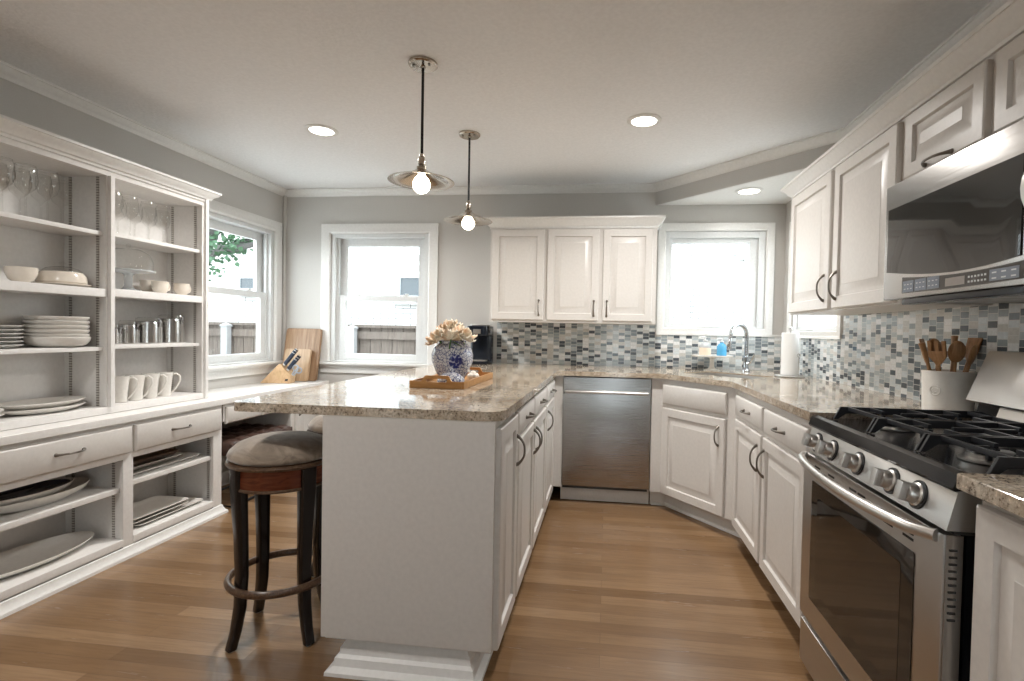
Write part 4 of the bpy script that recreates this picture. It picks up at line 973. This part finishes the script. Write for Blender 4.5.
def flower(loc, tilt_, az, R, n, label, seed):
    rnd = random.Random(seed)
    o = thing('flower', label, 'flower', loc, 'peach flowers in the jar'); o.rotation_euler = (tilt_*math.sin(az), -tilt_*math.cos(az) if False else tilt_*math.cos(az), 0)
    mb = MB()
    for i in range(n):
        t = (i+.5)/n; ang = i*2.39996+rnd.uniform(-.2, .2); elev = math.radians(80-86*t+rnd.uniform(-8, 8)); L = R*(.6+.5*t)*rnd.uniform(.85, 1.18); wd = L*.27
        ca, sa, ce, se_ = math.cos(ang), math.sin(ang), math.cos(elev), math.sin(elev)
        out = Vector((ca*ce, sa*ce, se_)); side = Vector((-sa, ca, 0)); nr = side.cross(out)
        g_ = []
        for u in range(5):
            q = u/4; w_ = wd*(.25+1.1*q-.05)*(1 if q < .8 else .30); row = []
            for s_ in (-1, -.45, .45, 1):
                p = out*(L*q*(1-.08*abs(s_)))+side*(w_*s_)+nr*(L*(-.34*q*q+.16*(abs(s_))**2*q)+.055*L*q*math.sin(11*q+s_*5+i))
                row.append(mb.v(p))
            g_.append(row)
        for u in range(4):
            for s_ in range(3): mb.f([g_[u][s_], g_[u][s_+1], g_[u+1][s_+1], g_[u+1][s_]])
    b = mb.build('bloom', 'petal', o, False, 80)
    sm = b.modifiers.new('thick', 'SOLIDIFY'); sm.thickness = .0012
    MB().tube([(0, 0, 0), (0, 0, -.05)], .004, 6).build('stem', 'leaf_green', o, False)
    MB().rings([[(0, -.004, -.01), (.001, .004, -.01)], [(.03, -.014, -.022), (.03, .014, -.02)], [(.062, -.002, -.045), (.062, .002, -.045)]], closed=False, cap0=False, cap1=False).build('leaf', 'leaf_green', o, False)
flower((JX-.050, JY-.055, JZ+.204), .55, PI*.9, .066, 58, 'orange peach bloom low on the window side of the jar', 1)
flower((JX+.055, JY-.02, JZ+.216), .5, .1, .066, 58, 'pale cream bloom on the coffee maker side of the jar', 2)
flower((JX-.025, JY+.035, JZ+.252), .25, 2.2, .064, 58, 'top cream bloom standing highest in the jar', 3)
flower((JX+.010, JY-.065, JZ+.207), .6, 4.6, .056, 50, 'peach bloom at the front middle of the jar', 4)

# ------------------------------------------------------------------ bar stools
def bar_stool(loc, rz, label):
    o = thing('bar_stool', label, 'bar stool', loc, 'bar stools at the peninsula', rz)
    R = .182
    MB().lathe([(.0, .682), (R-.005, .682), (R+.005, .688), (R+.008, .700), (R+.001, .715), (R*.87, .737), (R*.64, .754), (R*.3, .762), (0, .763)], n=48).build('cushion', 'seat_fabric', o, False, 60)
    MB().lathe([(R-.004, .662), (R+.010, .664), (R+.013, .671), (R+.010, .679), (R-.004, .681)], n=48, caps=False).build('seat_rim', 'edge_brass', o, False)
    MB().lathe([(R-.03, .584), (R-.012, .584), (R-.008, .590), (R-.008, .656), (R-.004, .663), (R-.03, .663)], n=48, caps=False).build('apron', 'red_wood', o, False)
    MB().ring((0, 0, .587), R-.008, .006, 48, 8).build('apron_bead', 'edge_brass', o, False)
    for q in range(4):
        a = PI/4+q*PI/2; ca, sa = math.cos(a), math.sin(a); L = []
        for z, rad, w_, d_ in ((.661, .166, .028, .022), (.58, .164, .027, .022), (.42, .156, .023, .019), (.27, .152, .021, .018), (.15, .157, .020, .017), (.065, .172, .0185, .0155), (.006, .188, .0175, .015)):
            L.append([(rad*ca+u*ca-v*sa, rad*sa+u*sa+v*ca, z) for u, v in rrect(-d_, d_, -w_, w_, .006, 2)])
        lg = MB().rings(L).build('leg', 'lacquer', o, False, 50)
        MB().lathe([(.011, 0), (.011, .006), (0, .006)], (.187*ca, .187*sa, 0), 12).build('glide', 'steel_smooth', lg, False)
    MB().ring((0, 0, .222), .184, .0125, 56, 10, flat=1.15).build('foot_ring', 'edge_brass', o, False)
    return o
bar_stool((-1.24, 1.858, 0), math.radians(17), 'dark wood bar stool with taupe round cushion at the peninsula corner')
bar_stool((-1.275, 2.44, 0), math.radians(20), 'second bar stool mostly hidden behind the peninsula end panel')

# ------------------------------------------------------------------ ceiling lamps
def pendant(x, y, label):
    o = thing('pendant_lamp', label, 'pendant lamp', (x, y, ZC), 'pendant lamps over the peninsula')
    cn = MB().lathe([(0, -.001), (.064, -.001), (.064, -.010), (.058, -.016), (.012, -.018), (.010, -.026), (0, -.026)], n=36).build('ceiling_canopy', 'nickel', o, False)
    for s in (-1, 1): MB().lathe([(.006, -.016), (.006, -.021), (0, -.021)], (s*.035, -.02, 0), 10).build('screw', 'pewter', cn, False)
    MB().tube([(0, 0, -.024), (0, 0, -.405)], .0062, 10).build('rod', 'black_metal', o, False)
    MB().lathe([(.0065, -.398), (.010, -.402), (.010, -.412), (.014, -.416), (.016, -.430), (.016, -.446), (.011, -.452), (.022, -.458), (.022, -.474)], n=24).build('socket', 'nickel', o, False)
    MB().lathe([(.024, -.470), (.034, -.478), (.060, -.492), (.100, -.508), (.142, -.520), (.146, -.523), (.142, -.524), (.100, -.512), (.060, -.496), (.030, -.481)], n=56, caps=False).build('lamp_shade', 'nickel', o, False, 60)
    MB().lathe([(.012, -.478), (.016, -.495), (.030, -.510), (.038, -.528), (.039, -.540), (.034, -.556), (.022, -.569), (.008, -.575), (0, -.576)], n=24).build('light_bulb', 'bulb_glow', o, False, 60)
pendant(-.835, 2.226, 'nickel saucer pendant lamp hanging over the near end of the peninsula')
pendant(-.845, 3.043, 'nickel saucer pendant lamp over the jar end of the peninsula')
def can(x, y, z, label, power=CAN_POWER):
    o = thing('recessed_light', label, 'ceiling light', (x, y, z), 'recessed ceiling lights')
    MB().lathe([(.070, -.001), (.094, -.001), (.094, -.004), (.088, -.008), (.070, -.009)], n=40, caps=False).build('trim_ring', 'trim_paint', o, False)
    MB().lathe([(0, -.002), (.069, -.002), (.069, -.006), (0, -.007)], n=40).build('lens', 'lamp_glow', o, False)
    la = bpy.data.lights.new('recessed_lamp', 'AREA'); la.shape = 'DISK'; la.size = .13; la.energy = power; la.color = CAN_COL; la.spread = math.radians(150)
    lo = bpy.data.objects.new('recessed_lamp', la); COL.objects.link(lo); lo.parent = o; lo.location = (0, 0, -.012)
can(-1.72, 2.92, ZC, 'recessed ceiling light between the shelf unit and the pendants')
can(.18, 2.92, ZC, 'recessed ceiling light over the floor before the dishwasher')
can(.97, 3.785, 2.199, 'recessed light in the dropped soffit over the sink', 2)
can(-1.72, .6, ZC, 'added recessed fill light out of view on the shelf side', 14)  # this and the cans below: unseen lamps added for fill
can(.0, .6, ZC, 'added recessed fill light above the viewer by the range', 4)
can(-1.72, -1.5, ZC, 'added recessed fill light by the rear door, shelf side', 4)
can(.18, -1.5, ZC, 'added recessed fill light by the rear door, range side', 3)

# ------------------------------------------------------------------ outside
gd = MB().box(-14, 12, -12, 14, -.30, -.25).build('ground', 'concrete'); struct(gd)
nh = thing('neighbour_house', 'white painted brick house wall seen through the windows', 'house', (-1, 7.2, -.25))
MB().box(-12, 8, 7.0, 7.2, -.25, 4.2).build('brick_wall', 'white_brick', nh, smooth=False)
for x0, x1, z0, z1 in ((-2.95, -2.1, 1.60, 1.95), (-5.40, -4.95, 1.68, 1.93)):
    mb = MB(); rect_frame(mb, Matrix.Identity(4) @ frame((0, 7.0, 0), (1, 0, 0), UP), x0, x1, z0, z1, .05, .05, .05, .05, .001, .05); w_ = mb.build('window', 'meter_grey', nh)
    MB().box(x0+.05, x1-.05, 6.97, 6.985, z0+.05, z1-.05).build('pane', 'dark_window', w_)
    MB().box(x0-.04, x1+.04, 6.92, 6.999, z0-.07, z0-.01).build('sill', 'white_brick', w_)
mb = MB(); mb.box(1.66, 1.86, 6.93, 6.999, 2.17, 2.36, .01); mb.tube([(1.15, 6.97, -.2), (1.15, 6.97, 4.1)], .02, 8); mb.build('meter_box', 'meter_grey', nh)
fe = thing('wooden_fence', 'weathered board fence in front of the white brick house', 'fence', (-1.5, 6.05, -.25))
mb = MB(); x = -10.0; i = 0
while x < 6.0:
    mb.box(x, x+.135, 6.06, 6.08, -.25, 1.20); x += .142
mb.build('boards', 'fence_wood', fe, smooth=False)
mb = MB(); mb.box(-10, 6, 6.02, 6.10, 1.19, 1.225); mb.build('cap_rail', 'fence_wood', fe)
mb = MB()
for z in (1.05, .1): mb.box(-10, 6, 6.02, 6.059, z, z+.09)
mb.build('rail', 'fence_wood', fe)
for px, lb in ((-3.085, 'white fence post seen through the back window'), (-4.77, 'white fence post seen through the side window')):
    po = thing('fence_post', lb, 'post', (px, 5.96, -.25))
    MB().box(-.042, .042, -.042, .042, 0, 1.42, .004).build('shaft', 'vinyl_post', po, False)
    MB().rings([[(-.05, -.05, 1.42), (.05, -.05, 1.42), (.05, .05, 1.42), (-.05, .05, 1.42)], [(-.05, -.05, 1.44), (.05, -.05, 1.44), (.05, .05, 1.44), (-.05, .05, 1.44)], [(-.005, -.005, 1.47), (.005, -.005, 1.47), (.005, .005, 1.47), (-.005, .005, 1.47)]]).build('cap', 'vinyl_post', po, False)
te = thing('tree', 'leafy tree with a leaning trunk outside the side window', 'tree', (-5.35, 5.3, -.25))
mb = MB(); mb.tube([(-5.6, 5.3, -.25), (-5.3, 5.3, 1.2), (-4.85, 5.35, 1.75), (-4.55, 5.4, 2.2), (-4.5, 5.4, 3.2)], [.20, .17, .14, .10, .06], 10)
br = [[(-4.85, 5.35, 1.75), (-4.4, 5.4, 2.05), (-3.9, 5.4, 2.2)], [(-4.6, 5.4, 2.1), (-4.3, 5.3, 2.5), (-3.9, 5.2, 2.75)], [(-4.7, 5.4, 2.0), (-4.45, 5.5, 2.35), (-4.25, 5.5, 2.9)], [(-4.4, 5.4, 2.05), (-4.1, 5.3, 2.05), (-3.75, 5.3, 2.12)]]
for b_ in br: mb.tube(b_, [.06, .04, .02], 8)
mb.build('trunk', 'bark', te)
mb = MB(); rnd = random.Random(5)
for c_, sp, n_ in (((-4.62, 5.28, 1.86), .17, 170), ((-4.25, 5.3, 2.08), .16, 120), ((-3.95, 5.3, 2.2), .18, 130), ((-4.3, 5.4, 2.75), .4, 260), ((-3.85, 5.2, 2.8), .3, 160)):
    for _ in range(n_):
        p = Vector(c_)+Vector((rnd.gauss(0, sp), rnd.gauss(0, sp*.6), rnd.gauss(0, sp*.55))); a = Vector((rnd.uniform(-1, 1), rnd.uniform(-1, 1), rnd.uniform(-1, .4))).normalized()*.07; b_ = a.orthogonal().normalized()*.026
        mb.f([mb.v(p), mb.v(p+a*.5+b_), mb.v(p+a), mb.v(p+a*.5-b_)])
mb.build('leaves', 'tree_leaf', te, smooth=False)
